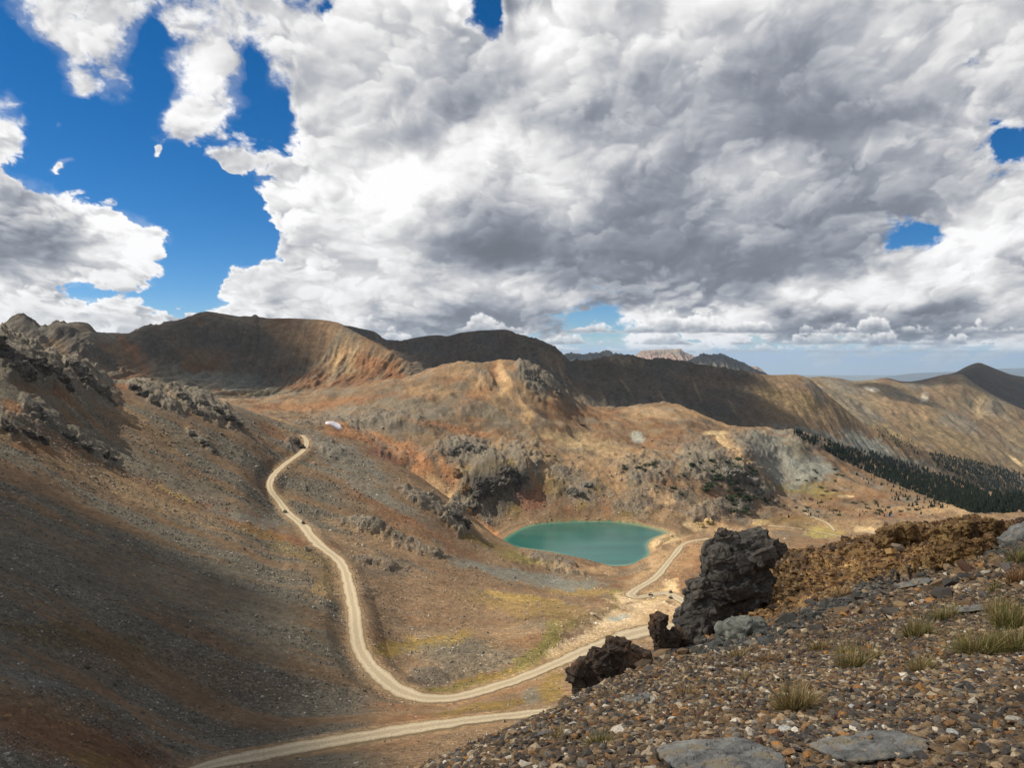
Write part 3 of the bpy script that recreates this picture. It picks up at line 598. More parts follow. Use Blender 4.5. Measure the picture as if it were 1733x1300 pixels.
# dark ridge in the middle and its long sunlit spur to the right
c4 = [
 [(300,800,1900),(800,800,1900),(1300,860,1900),(1733,980,1900),(2700,1050,2000)],
 [(300,700,2100),(600,690,2100),(800,690,2150),(960,720,2150),(1100,740,2150),(1250,770,2200),(1340,790,2250),(1460,830,2300),(1600,880,2500),(1733,920,2500),(2700,980,2500)],
 [(300,650,2500),(600,630,2600),(700,640,2500),(800,660,2450),(900,665,2350),(980,680,2300),(1100,690,2300),(1220,705,2320),(1300,718,2350),(1360,735,2400),(1460,775,2500),(1530,800,2600),(1650,850,2700),(1733,890,2750),(2700,950,2750)],
 [(300,600,2900),(560,585,2950),(640,590,2950),(740,600,2900),(850,600,2750),(930,622,2650),(980,645,2600),(1100,645,2600),(1220,665,2600),(1300,675,2600),(1360,690,2600),(1400,712,2600),(1460,745,2650),(1530,775,2700),(1650,830,2850),(1733,870,2900),(2700,930,2900)],
 [(300,570,3200),(540,545,3200),(580,550,3200),(610,556,3200),(635,562,3200),(655,578,3180),(672,579,3160),(700,572,3120),(745,567,3080),(755,569,3060),(780,563,3020),(820,559,2980),(855,558,2950),(875,566,2930),(905,573,2900),(935,586,2880),(955,602,2880),(965,613,2880),(1000,612,2900),(1025,606,2920),(1062,604,2940),(1095,612,2940),(1130,611,2940),(1165,617,2940),(1200,622,2940),(1250,629,2930),(1300,635,2920),(1345,634,2900),(1365,639,2880),(1394,662,2860),(1436,697,2840),(1461,717,2840),(1499,732,2860),(1547,755,2900),(1617,790,2950),(1733,840,3000),(2700,900,3000)],
 [(300,700,3600),(800,690,3600),(960,700,3500),(1300,720,3500),(1500,800,3500),(1733,900,3500),(2700,960,3500)],
]
a4 = np.linspace(-.5, 1.15, 1050)
s4 = Surf(c4, a4, 1920, 3550, 420)
cr = s4.crest[4]; dcr = np.clip((cr[None] - s4.l[:, None]) / (cr[None] - s4.crest[1][None]), -1, 1)
shaded_ridge = ss(1330, 1250, s4.pix()[0])
s4.Z = s4.Z + (gully(s4, .009, .0015, 22, 500, w=.35 + .65 * shaded_ridge) + fbm2(s4.X * .03, s4.Y * .008, 5, 510, gain=.6) * 9) * ss(0, .2, np.abs(dcr)) + fbm2(s4.X * .02, s4.Y * .02, 5, 520) * 5 * (.3 + ss(0, .2, np.abs(dcr)))
s4.Z += shaded_ridge * ss(.7, .1, dcr) * ss(0, .08, dcr) * fbm2(s4.X * .02, s4.Y * .015, 6, 530, mode=1, gain=.6) * 16
p4x, p4y = s4.pix()
c = basecol(s4, BROWN * .75, SCREE * .62, DARK * 1.5, .005, 540)
c = mixc(c, shaded_ridge * .45, DARK * 1.35); c = mixc(c, shaded_ridge * ss(.15, .42, fbm2(s4.X * .014, s4.Y * .0022, 5, 545)) * .6, SCREE * .85)  # cloud shade over the ridge is also painted darker into its colour
c = mixc(c, (1 - shaded_ridge) * .9, TAN * .8); c = mixc(c, (1 - shaded_ridge) * ss(-.05, .3, fbm2(s4.X * .008, s4.Y * .006, 5, 550)) * .8, GRN * .5 + TAN * .45)
c = brush(c, p4x, p4y, [(1350,650,60,14,10,BROWN*1.1,.7),(1330,680,60,20,20,GRN*.5+TAN*.45,.5),(1380,740,80,12,14,BLUEG*1.1,.8),(1480,760,50,16,20,BLUEG*1.25,.85),(1450,745,40,14,25,BLUEG*1.2,.7),(1380,660,30,9,50,ROCK,.7),(1560,790,60,12,15,BLUEG*1.15,.7),(1600,810,60,16,20,TAN*1.1,.6),(1400,760,60,10,20,YEL*.4,.4)]
   + [(x, y, 2.2, l, a_, PALE*.42, .75) for x, y, l, a_ in [(1180,660,28,-22),(975,660,34,-38),(950,632,24,-20),(960,670,18,-5),(1060,655,22,-35),(1120,670,20,-30),(1240,690,18,-30),(1020,670,14,-30),(930,615,22,-25)]], warp=12, seed=62)
c = brush(c, p4x, p4y, [(935,610,30,12,40,TAN*.7,.6),(1000,660,30,14,10,TAN*.4,.5)], warp=12, seed=63)
c *= (1 + .35 * fbm2(s4.X * .04, s4.Y * .006, 5, 560, gain=.65))[..., None]
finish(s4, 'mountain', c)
# sunlit brown mountain on the right
c5 = [
 [(900,800,3000),(1300,780,3000),(1733,930,3000),(2700,1050,3000)],
 [(900,720,3300),(1300,715,3300),(1400,735,3200),(1500,780,3100),(1600,800,3100),(1733,855,3150),(2700,960,3200)],
 [(900,690,3700),(1300,690,3700),(1400,690,3700),(1500,708,3700),(1600,740,3600),(1733,790,3500),(2700,900,3500)],
 [(900,670,4200),(1300,660,4200),(1400,664,4200),(1480,672,4200),(1560,680,4200),(1640,705,4050),(1733,740,3900),(2700,860,3900)],
 [(900,650,4700),(1250,642,4700),(1350,640,4700),(1390,637,4700),(1420,640,4700),(1445,645,4700),(1475,643,4700),(1500,640,4700),(1530,646,4700),(1555,646,4650),(1580,640,4650),(1600,634,4650),(1625,634,4600),(1645,646,4550),(1668,661,4500),(1733,694,4400),(1900,770,4300),(2700,900,4300)],
 [(900,760,5500),(1733,780,5500),(2700,960,5500)],
]
s5 = Surf(c5, np.linspace(.1, 1.15, 560), 3020, 5400, 280)
cr = s5.crest[4]; dcr = np.clip((cr[None] - s5.l[:, None]) / (cr[None] - s5.crest[1][None]), -1, 1)
s5.Z = s5.Z + (gully(s5, .005, .0009, 30, 600) + fbm2(s5.X * .02, s5.Y * .01, 6, 610, gain=.6) * 12) * ss(0, .2, np.abs(dcr)) + fbm2(s5.X * .01, s5.Y * .01, 4, 620) * 4
p5x, p5y = s5.pix()
c = basecol(s5, np.array([.185, .145, .09]), BROWN * .95, SCREE * 1.05, .0035, 640)
c = brush(c, p5x, p5y, [(1420,650,60,10,20,ROCK*1.05,.7),(1450,690,70,14,35,SCREE*1.05,.6),(1475,658,14,4,15,WHT,.9),(1565,672,8,9,30,WHT*.8,.9),(1550,640,60,8,0,MAROON*1.2,.6),(1560,700,90,16,20,TAN*.9,.8),(1600,745,90,20,25,GRN*.4+TAN*.6,.6),(1655,690,16,20,30,PALE*.7,.8),(1680,690,26,12,20,DARK*2,.6),(1620,715,40,14,20,BLUEG*.9,.5),(1720,780,14,3,35,PALE,.9),(1600,665,50,14,0,BROWN*.8,.6),(1520,735,60,10,20,GRN*.5+TAN*.5,.5)], warp=14, seed=64)
c *= (1 + .3 * fbm2(s5.X * .02, s5.Y * .005, 5, 650, gain=.65))[..., None]
finish(s5, 'mountain', c)
# dark peak behind it
c6 = [
 [(1300,800,4800),(2700,900,4800)],
 [(1300,740,5200),(1733,730,5200),(2700,760,5200)],
 [(1300,690,6200),(1520,665,6200),(1620,650,6200),(1733,665,6200),(2700,720,6200)],
 [(1300,665,6900),(1500,650,6900),(1555,644,6900),(1590,636,6900),(1615,631,6900),(1635,621,6900),(1656,614,6900),(1672,619,6900),(1692,627,6900),(1712,634,6900),(1740,639,6900),(1900,662,6900),(2700,720,6900)],
 [(1300,760,8000),(2700,820,8000)],
]
s6 = Surf(c6, np.linspace(.4, 1.15, 320), 4820, 7900, 160)
cr = s6.crest[3]; dcr = np.abs(cr[None] - s6.l[:, None])
s6.Z = s6.Z + (gully(s6, .004, .001, 45, 700) + fbm2(s6.X * .01, s6.Y * .005, 5, 710) * 14) * ss(0, .12, dcr) + fbm2(s6.X * .008, s6.Y * .008, 4, 720) * 3
c = basecol(s6, BROWN * .5, DARK * 1.3, SCREE * .5, .002, 740)
finish(s6, 'mountain', c)
# jagged far range and the tableland behind it
def far(crest, base_py, Y0, Y1, Y2, arange, n, rows, seed, cA, cB, cC, amp, pale=None):
    c_ = [[(crest[0][0] - 1, base_py + 40, Y0), (crest[-1][0] + 1, base_py + 40, Y0)], [(crest[0][0] - 1, base_py, Y0 * 1.1), (crest[-1][0] + 1, base_py, Y0 * 1.1)],
          [(x, y + (base_py - y) * .35 , (Y0 * .4 + Y1 * .6)) for x, y in crest], [(x, y, Y1) for x, y in crest], [(x, y + 30, Y2) for x, y in crest]]
    s = Surf(c_, np.linspace(pix_dir(crest[0][0], 600)[0], pix_dir(crest[-1][0], 600)[0], n), Y0 * 1.005, Y2 * .995, rows)
    d = np.abs(s.crest[3][None] - s.l[:, None]); fr = 1 / (Y1 * .02)
    s.Z = s.Z + (fbm2(s.X * fr * 2, s.Y * fr * .4, 6, seed, gain=.6, mode=1) * amp) * ss(0, .06, d) + fbm2(s.X * fr * 4, s.Y * fr * 4, 4, seed + 3) * amp * .12
    c = basecol(s, cA, cB, cC, fr * .6, seed + 5)
    c *= (1 + .5 * fbm2(s.X * fr * 5, s.Y * fr, 5, seed + 9, gain=.65))[..., None]
    return s, c
M_far = terrain_mat('far_ground', [(.0015, .8, 1.2), (.008, .7, 1.3)], 18.0, 1.0, 0.012)
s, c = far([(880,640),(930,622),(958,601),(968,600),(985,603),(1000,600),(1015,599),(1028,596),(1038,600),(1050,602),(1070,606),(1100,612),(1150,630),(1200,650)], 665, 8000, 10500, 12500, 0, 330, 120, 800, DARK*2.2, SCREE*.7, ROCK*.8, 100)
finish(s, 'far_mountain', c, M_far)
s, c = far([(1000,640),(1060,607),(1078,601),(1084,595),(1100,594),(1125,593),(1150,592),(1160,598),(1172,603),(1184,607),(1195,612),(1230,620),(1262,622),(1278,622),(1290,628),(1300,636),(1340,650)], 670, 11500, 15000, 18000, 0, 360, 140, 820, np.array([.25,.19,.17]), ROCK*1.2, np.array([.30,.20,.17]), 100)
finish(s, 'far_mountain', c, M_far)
s, c = far([(1130,640),(1165,612),(1180,606),(1190,601),(1200,603),(1212,601),(1222,602),(1232,606),(1245,612),(1260,618),(1275,627),(1310,642)], 660, 7800, 10000, 12000, 0, 220, 120, 840, DARK*1.6, SCREE*.55, ROCK*.6, 90)
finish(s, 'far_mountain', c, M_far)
# distant tableland right of the peak, haze blue put into its base colour
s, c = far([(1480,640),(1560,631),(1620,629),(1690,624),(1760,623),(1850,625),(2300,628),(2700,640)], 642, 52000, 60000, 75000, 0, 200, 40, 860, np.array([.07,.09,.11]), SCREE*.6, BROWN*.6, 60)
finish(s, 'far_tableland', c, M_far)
# low plain reaching the horizon
n = 60; aa = np.linspace(-1.6, 1.6, n); yy = np.exp(np.linspace(math.log(900), math.log(92000), n))
XX = yy[:, None] * aa[None]; YY = yy[:, None] * np.ones(n)[None]; ZZ = -700 - 1900 * ss(2500, 30000, YY)
idx = np.arange(n * n).reshape(n, n)
pc = np.zeros((n, n, 4)) + np.array([.13, .12, .07, .3])
plain_o = new_mesh('plain', np.stack([XX, YY, ZZ], -1).reshape(-1, 3), np.stack([idx[:-1, :-1], idx[:-1, 1:], idx[1:, 1:], idx[1:, :-1]], -1).reshape(-1, 4), terrain_mat('plain_ground', [(.00015, .6, 1.4), (.0006, .75, 1.25)], 0), col=pc.reshape(-1, 4))
tag(plain_o, kind='structure')
#@@SECTION features
# ============================================================ lake, roads, snow
m, nt, b = mat('lake_water'); L_ = nt.links.new
tc = N(nt, 'ShaderNodeTexCoord'); n_ = N(nt, 'ShaderNodeTexNoise'); n_.inputs['Scale'].default_value = .02; n_.inputs['Detail'].default_value = 4
mp = N(nt, 'ShaderNodeMapping'); mp.inputs['Scale'].default_value = (.5, 1.6, 1); L_(tc.outputs['Object'], mp.inputs[0]); L_(mp.outputs[0], n_.inputs['Vector'])
rp = N(nt, 'ShaderNodeValToRGB'); rp.color_ramp.elements[0].position = .35; rp.color_ramp.elements[1].position = .65
rp.color_ramp.elements[0].color = (.014, .092, .076, 1); rp.color_ramp.elements[1].color = (.022, .122, .098, 1)
L_(n_.outputs['Fac'], rp.inputs[0]); la = N(nt, 'ShaderNodeAttribute', attribute_name='Col'); lm = N(nt, 'ShaderNodeMix', data_type='RGBA'); L_(la.outputs['Alpha'], lm.inputs[0]); L_(la.outputs['Color'], lm.inputs[6]); L_(rp.outputs[0], lm.inputs[7]); L_(lm.outputs[2], b.inputs['Base Color']); b.inputs['Roughness'].default_value = .16; b.inputs['Specular IOR Level'].default_value = .35
n2_ = N(nt, 'ShaderNodeTexNoise'); n2_.inputs['Scale'].default_value = 1.2; n2_.inputs['Detail'].default_value = 4; L_(tc.outputs['Object'], n2_.inputs['Vector'])
bp = N(nt, 'ShaderNodeBump'); bp.inputs['Strength'].default_value = .5; bp.inputs['Distance'].default_value = .12; L_(n2_.outputs['Fac'], bp.inputs['Height']); L_(bp.outputs[0], b.inputs['Normal'])
M_lake = m
# water sheet: slightly larger than the shoreline, the ground hides its rim
cen = shore.mean(0); ring = shore + (shore - cen) / np.linalg.norm(shore - cen, axis=1, keepdims=True) * 1.2
k = len(ring); i = np.arange(k); j = (i + 1) % k; Vl = [[*cen, LZ]]; Cl = [[0, 0, 0, 1]]; fl = [np.stack([np.zeros(k, int), 1 + i, 1 + j], 1)]
fr_ = [.4, .7, .8, .86, .91, .95, .98, 1.0]; q4 = []
for r_i, f_ in enumerate(fr_):
    q = cen + (ring - cen) * f_; Vl += [[*v_, LZ] for v_ in q]
    east = ss(20, 110, q[:, 0] - cen[0])
    for v_, e_ in zip(q, east): Cl.append([.10 + .22 * e_, .22 + .06 * e_, .15 - .03 * e_, float(ss(1.0, .90 - .10 * e_, f_))])
    if r_i: a0 = 1 + (r_i - 1) * k; a1 = 1 + r_i * k; q4.append(np.stack([a0 + i, a1 + i, a1 + j, a0 + j], 1))
tag(new_mesh('lake', np.array(Vl), fl + [np.vstack(q4)], M_lake, col=np.array(Cl)), kind='structure')
m, nt, b = mat('road_dirt'); L_ = nt.links.new
at = N(nt, 'ShaderNodeAttribute', attribute_name='Col'); sp = N(nt, 'ShaderNodeSeparateColor'); L_(at.outputs['Color'], sp.inputs[0])
tc = N(nt, 'ShaderNodeTexCoord'); n_ = N(nt, 'ShaderNodeTexNoise'); n_.inputs['Scale'].default_value = .35; n_.inputs['Detail'].default_value = 6; L_(tc.outputs['Object'], n_.inputs['Vector'])
ad = N(nt, 'ShaderNodeMath', operation='MULTIPLY_ADD'); L_(n_.outputs['Fac'], ad.inputs[0]); ad.inputs[1].default_value = .35; L_(sp.outputs[0], ad.inputs[2])
rp = N(nt, 'ShaderNodeValToRGB'); e = rp.color_ramp.elements
e[0].position = .12; e[0].color = (.45, .365, .24, 1); e[1].position = 1.15 - .05; e[1].color = (.22, .165, .10, 1)
for p_, c_ in ((.34, (.44, .355, .235, 1)), (.52, (.56, .465, .315, 1)), (.72, (.55, .45, .30, 1)), (.92, (.40, .31, .195, 1))):
    q = e.new(p_); q.color = c_
L_(ad.outputs[0], rp.inputs[0])
n3 = N(nt, 'ShaderNodeTexNoise'); n3.inputs['Scale'].default_value = 2.5; n3.inputs['Detail'].default_value = 5; L_(tc.outputs['Object'], n3.inputs['Vector'])
mr = N(nt, 'ShaderNodeMapRange'); mr.inputs[1].default_value = .3; mr.inputs[2].default_value = .7; mr.inputs[3].default_value = .82; mr.inputs[4].default_value = 1.15; L_(n3.outputs['Fac'], mr.inputs[0])
mr.inputs[3].default_value = .66; mr.inputs[4].default_value = 1.02
vm = N(nt, 'ShaderNodeVectorMath', operation='SCALE'); L_(rp.outputs[0], vm.inputs[0]); L_(mr.outputs[0], vm.inputs['Scale']); L_(vm.outputs[0], b.inputs['Base Color'])
b.inputs['Roughness'].default_value = .95; b.inputs['Specular IOR Level'].default_value = .1
bp = N(nt, 'ShaderNodeBump'); bp.inputs['Distance'].default_value = .15; L_(n3.outputs['Fac'], bp.inputs['Height']); L_(bp.outputs[0], b.inputs['Normal'])
M_road = m
for i_, (nm, L, wd) in enumerate(road_lines):
    ribbon(nm, L, wd, M_road, lift=.16 if L[:, 1].max() < 850 else .3, across=11, surf=main, seed=i_ * 7)
# snow patch
def patch(name, poly, surf, m, lift, Ymin=0, kind='structure', dome=0.0, n=26):
    pts = np.array([surf.hit(x, y, Ymin) for x, y in poly]); P2 = chaikin(pts[:, :2], 2); c_ = P2.mean(0)
    rings = []
    for r_ in np.linspace(0.02, 1, 8):
        q = c_ + (P2 - c_) * r_; z = surf.sample(q[:, 0], q[:, 1]) + lift + dome * (1 - r_ ** 2) - (lift + .3 if r_ == 1 else 0); rings.append(np.column_stack([q, z]))
    V = np.vstack(rings); k = len(P2); fs = []
    i = np.arange(k); j = (i + 1) % k
    for r_ in range(7): fs.append(np.stack([r_ * k + i, (r_ + 1) * k + i, (r_ + 1) * k + j, r_ * k + j], 1))
    fs = [np.vstack(fs)]
    o = new_mesh(name, V, fs, m)
    if kind: tag(o, kind=kind)
    return o
M_snow = plain('old_snow', (.82, .76, .78), .6)
M_pond = plain('pond_water', (.10, .12, .15), .15)
o = patch('snow_patch', [(549,714),(562,714),(576,718),(580,727),(568,725),(552,719)], main, M_snow, .8, 850, kind='structure', dome=1.0)
o = patch('pond', [(1493,870),(1505,868),(1518,872),(1512,876),(1498,875)], main, M_pond, .3, 800)

# ============================================================ rocks
def ico(sub):
    import bmesh
    bm = bmesh.new(); bmesh.ops.create_icosphere(bm, subdivisions=sub, radius=1)
    V = np.array([v.co[:] for v in bm.verts]); Fc = np.array([[v.index for v in f.verts] for f in bm.faces]); bm.free(); return V, Fc
_IC = {k: ico(k) for k in (1, 2, 3, 4)}
def rock_mat(name, c1, c2, c3, sc_, bump, lichen=None):
    m, nt, b = mat(name); L = nt.links.new
    tc = N(nt, 'ShaderNodeTexCoord')
    n1 = N(nt, 'ShaderNodeTexNoise'); n1.inputs['Scale'].default_value = sc_ * .6; n1.inputs['Detail'].default_value = 8; n1.inputs['Roughness'].default_value = .65; L(tc.outputs['Object'], n1.inputs['Vector'])
    rp = N(nt, 'ShaderNodeValToRGB'); e = rp.color_ramp.elements; e[0].position = .35; e[0].color = (*c1, 1); e[1].position = .68; e[1].color = (*c3, 1); q = e.new(.5); q.color = (*c2, 1)
    L(n1.outputs['Fac'], rp.inputs[0])
    n2 = N(nt, 'ShaderNodeTexNoise'); n2.inputs['Scale'].default_value = sc_ * 6; n2.inputs['Detail'].default_value = 8; n2.inputs['Roughness'].default_value = .7; L(tc.outputs['Object'], n2.inputs['Vector'])
    mr = N(nt, 'ShaderNodeMapRange'); mr.inputs[1].default_value = .3; mr.inputs[2].default_value = .7; mr.inputs[3].default_value = .45; mr.inputs[4].default_value = 1.65; L(n2.outputs['Fac'], mr.inputs[0])
    vm = N(nt, 'ShaderNodeVectorMath', operation='SCALE'); L(rp.outputs[0], vm.inputs[0]); L(mr.outputs[0], vm.inputs['Scale'])
    out = vm.outputs[0]
    if lichen:
        n4 = N(nt, 'ShaderNodeTexNoise'); n4.inputs['Scale'].default_value = sc_ * 2.2; n4.inputs['Detail'].default_value = 6; L(tc.outputs['Object'], n4.inputs['Vector'])
        r4 = N(nt, 'ShaderNodeMapRange'); r4.inputs[1].default_value = .55; r4.inputs[2].default_value = .62; L(n4.outputs['Fac'], r4.inputs[0])
        mx = N(nt, 'ShaderNodeMix', data_type='RGBA'); L(r4.outputs[0], mx.inputs[0]); L(out, mx.inputs[6]); mx.inputs[7].default_value = (*lichen, 1); out = mx.outputs[2]
    L(out, b.inputs['Base Color']); b.inputs['Roughness'].default_value = .85; b.inputs['Specular IOR Level'].default_value = .25
    bp = N(nt, 'ShaderNodeBump'); bp.inputs['Strength'].default_value = 1; bp.inputs['Distance'].default_value = bump; L(n2.outputs['Fac'], bp.inputs['Height']); L(bp.outputs[0], b.inputs['Normal'])
    return m
dg = None
def make_rock(name, blobs, m, vox, amp, freq, seed=0, label=None, cat='rock', strata=0, group=None, at=None, rot=None, blocks=14):
    """blobs: (centre, radii, rotation about Y in degrees). Fused by a voxel remesh, then fractured."""
    V = []; Fc = []; n = 0
    bv, bf = _IC[3]; rr_ = np.random.RandomState(seed + 100)
    cv = np.array([[x, y, z] for x in (-1, 1) for y in (-1, 1) for z in (-1, 1)], float); cf = np.array([[0, 1, 3, 2], [4, 6, 7, 5], [0, 4, 5, 1], [2, 3, 7, 6], [0, 2, 6, 4], [1, 5, 7, 3]])
    cf = np.vstack([cf[:, [0, 1, 2]], cf[:, [0, 2, 3]]])
    bed = rr_.uniform(-.35, .35, 2)                          # common bedding tilt of the whole outcrop
    for cc, rr, an in blobs:
        rr = np.asarray(rr, float); a_ = R(an); Ry = lambda q: np.column_stack([q[:, 0] * math.cos(a_) + q[:, 2] * math.sin(a_), q[:, 1], -q[:, 0] * math.sin(a_) + q[:, 2] * math.cos(a_)])
        q = Ry(np.sign(bv) * np.abs(bv) ** .7 * rr * .74)   # core
        V.append(q + np.asarray(cc)); Fc.append(bf + n); n += len(bv)
        for k in range(blocks):
            u = rr_.normal(size=3); u /= np.linalg.norm(u); c0 = Ry((u * rr * rr_.uniform(.35, .72))[None])[0]
            sz = rr.mean() * rr_.uniform(.22, .52) * np.array([rr_.uniform(.8, 1.5), rr_.uniform(.8, 1.3), rr_.uniform(.5, 1.0)]); sz = np.minimum(sz, rr * .8)
            q = cv * (1 + rr_.uniform(-.22, .22, (8, 3))) * sz
            e_ = (bed[0] + rr_.normal() * .16, bed[1] + rr_.normal() * .16, rr_.uniform(0, 3.14))
            for ax, an_ in zip((2, 0, 1), (e_[2], e_[0], e_[1])):
                i1, i2 = [(1, 2), (2, 0), (0, 1)][ax]; t1 = q[:, i1].copy(); t2 = q[:, i2].copy(); q[:, i1] = t1 * math.cos(an_) - t2 * math.sin(an_); q[:, i2] = t1 * math.sin(an_) + t2 * math.cos(an_)
            V.append(q + np.asarray(cc) + c0); Fc.append(cf + n); n += 8
    V = np.vstack(V); org = V.mean(0); org[2] = V[:, 2].min()
    if at is not None: org = np.zeros(3)
    o = new_mesh(name, V - org, np.vstack(Fc), m)
    o.location = org if at is None else at
    if rot is not None: o.rotation_euler = rot
    md = o.modifiers.new('r', 'REMESH'); md.mode = 'VOXEL'; md.voxel_size = vox
    dgr = bpy.context.evaluated_depsgraph_get(); ev = o.evaluated_get(dgr)
    me = bpy.data.meshes.new_from_object(ev); o.modifiers.clear(); old = o.data; o.data = me; me.name = name; bpy.data.meshes.remove(old)
    nv = len(me.vertices); co = np.empty(nv * 3, np.float32); me.vertices.foreach_get('co', co); co = co.reshape(-1, 3).astype(float)
    nr = np.empty(nv * 3, np.float32); me.vertices.foreach_get('normal', nr); nr = nr.reshape(-1, 3)
    q = co * freq + seed * 11.3
    warp = np.stack([fbm3(q * .8, 2, seed + 1), fbm3(q * .8, 2, seed + 2), fbm3(q * .8, 2, seed + 3)], 1) * .35
    f1, f2, h = worley3((q + warp) * np.array([1, 1, 1.7]), seed)
    g1, g2, h2 = worley3((q + warp) * 2.7 * np.array([1, 1, 1.5]), seed + 5)
    k1, k2, h3 = worley3((q + warp * .5) * 6.5 * np.array([1, 1, 1.4]), seed + 8)
    d = (h - .5) * 1.25 - .8 * ss(.10, 0, f2 - f1) + (h2 - .5) * .55 - .25 * ss(.10, 0, g2 - g1) + (h3 - .5) * .20 + fbm3(q * 3.2, 5, seed + 9) * .34
    if strata: d += strata * (np.sin(co[:, 2] * freq * 7 + fbm3(q, 3, seed) * 5) * .5)
    co = co + nr * (d * amp * (.42 if blocks else 1))[:, None]
    me.vertices.foreach_set('co', co.astype(np.float32).ravel()); me.polygons.foreach_set('use_smooth', np.zeros(len(me.polygons), bool)); me.update()
    if label: tag(o, label, cat, group)
    return o
def blob(px_, py_, rx, ry, Yd, ang=0, depth=None):
    k_ = Yd / F; d = depth if depth else (rx + ry) * .5
    return (P(px_, py_, Yd), (rx * k_, d * k_, ry * k_), ang)
def fblob(surf, px_, py_, rx, ry, ang=0, depth=None, sink=.25, Ymin=0):
    h = surf.hit(px_, py_, Ymin)
    if h is None: return None
    k_ = h[1] / F; d = depth if depth else (rx + ry) * .5
    h = h + np.array([0, d * k_ * .2, -ry * k_ * sink])
    return (h, (rx * k_, d * k_, ry * k_), ang)
M_crag = rock_mat('crag_rock', (.07, .062, .05), (.14, .128, .105), (.21, .19, .155), .05, 1.5)
M_cragd = rock_mat('dark_crag_rock', (.045, .04, .035), (.09, .08, .065), (.16, .14, .11), .05, 1.5)
M_crago = rock_mat('orange_crag_rock', (.12, .08, .05), (.26, .16, .08), (.38, .25, .13), .05, 1.5)
M_cream = rock_mat('cream_crag_rock', (.25, .16, .07), (.5, .37, .17), (.6, .45, .25), .08, 1.0)
CRAGS = [
 ('rounded grey crag standing highest on the shadowed end of the left skyline', [(8,600,26,30,20),(30,622,24,22,35),(-20,590,30,30,10)], M_cragd),
 ('knobbly grey crag above the pale gully on the left slope', [(128,622,20,15,25),(145,642,20,18,45),(168,660,20,15,50),(186,680,14,9,55)], M_crag),
 ('dark crag rib running down behind the knobbly grey crag', [(60,618,26,12,30),(92,630,22,10,35),(105,645,18,9,50)], M_cragd),
 ('small brown crag right of the pale gully top', [(228,656,13,9,25),(246,668,14,8,35),(262,682,12,6,40)], M_cragd),
 ('slabby crag rib in the middle of the row above the road', [(310,672,15,9,20),(322,686,13,8,40),(340,702,14,6,45)], M_crag),
 ('long low crag at the right end of the row above the road', [(345,684,13,7,25),(368,695,14,7,38),(390,708,12,6,40),(404,718,9,4,40)], M_cragd),
 ('low dark ledge below the crags, left edge of the slope', [(12,722,16,8,20),(44,732,18,8,25),(70,745,14,6,30)], M_cragd),
 ('pale broken ledge above the low dark ledge', [(58,690,12,10,30),(76,706,13,9,45),(90,722,9,6,50)], M_crag),
 ('dark stepped ledge sloping down below the pale broken ledge', [(118,742,15,7,45),(142,756,14,7,35),(172,768,15,6,25),(190,776,8,4,25)], M_cragd),
 ('thin dark ledge below the slabby crag rib', [(326,738,9,4,40),(345,750,11,4,35),(362,764,7,3,30)], M_cragd),
 ('small dark roadside outcrop above the first road bend', [(498,748,10,6,30),(508,758,9,6,20)], M_cragd),
 ('sharp dark crag on the right flank of the orange knob', [(903,640,10,14,-20),(920,655,12,8,35),(942,662,12,5,40)], M_crag),
 ('tall dark cliff above the lake with yellow grass on top', [(812,826,20,32,0),(838,818,22,34,0),(862,806,14,30,-10),(800,858,10,14,20)], M_cragd),
 ('narrow dark buttress beside the dark cliff', [(884,806,12,22,-8),(872,826,7,16,0)], M_cragd),
 ('pale leaning rock fin between orange gully and dark cliff', [(776,800,5,18,-35),(788,826,5,20,-15),(796,862,7,16,-20)], M_crago),
 ('brown outcrop at the foot of the orange gully near the water', [(768,874,15,12,35),(786,884,12,9,35)], M_cragd),
 ('grey blocky bluff on the hill behind the dark cliff', [(790,756,20,13,0),(815,762,16,11,0),(770,765,12,9,0)], M_crag),
 ('round grey bluff in the middle of the far shore slope', [(970,832,16,10,0),(992,824,14,12,0)], M_crag),
 ('grey bluff with dark bushes right of the lake', [(1235,800,24,16,15),(1265,815,22,14,20),(1285,832,12,8,20)], M_crag),
 ('cream coloured rock knob behind the tall dark pinnacle', [(1182,890,12,9,0),(1198,884,10,11,0)], M_cream),
]
for k_, (lab, bl, m_) in enumerate(CRAGS):
    bb = [fblob(main, x, y, rx, ry, an, sink=.35, depth=(rx + ry) * .45, Ymin=0 if x < 420 else 0) for x, y, rx, ry, an in bl]
    bb = [q for q in bb if q]
    s_ = max(b_[1][0] for b_ in bb)
    make_rock('rock_outcrop', bb, m_, vox=s_ / 14, amp=s_ * .26, freq=1.5 / s_, seed=k_, label=lab, cat='rock outcrop')
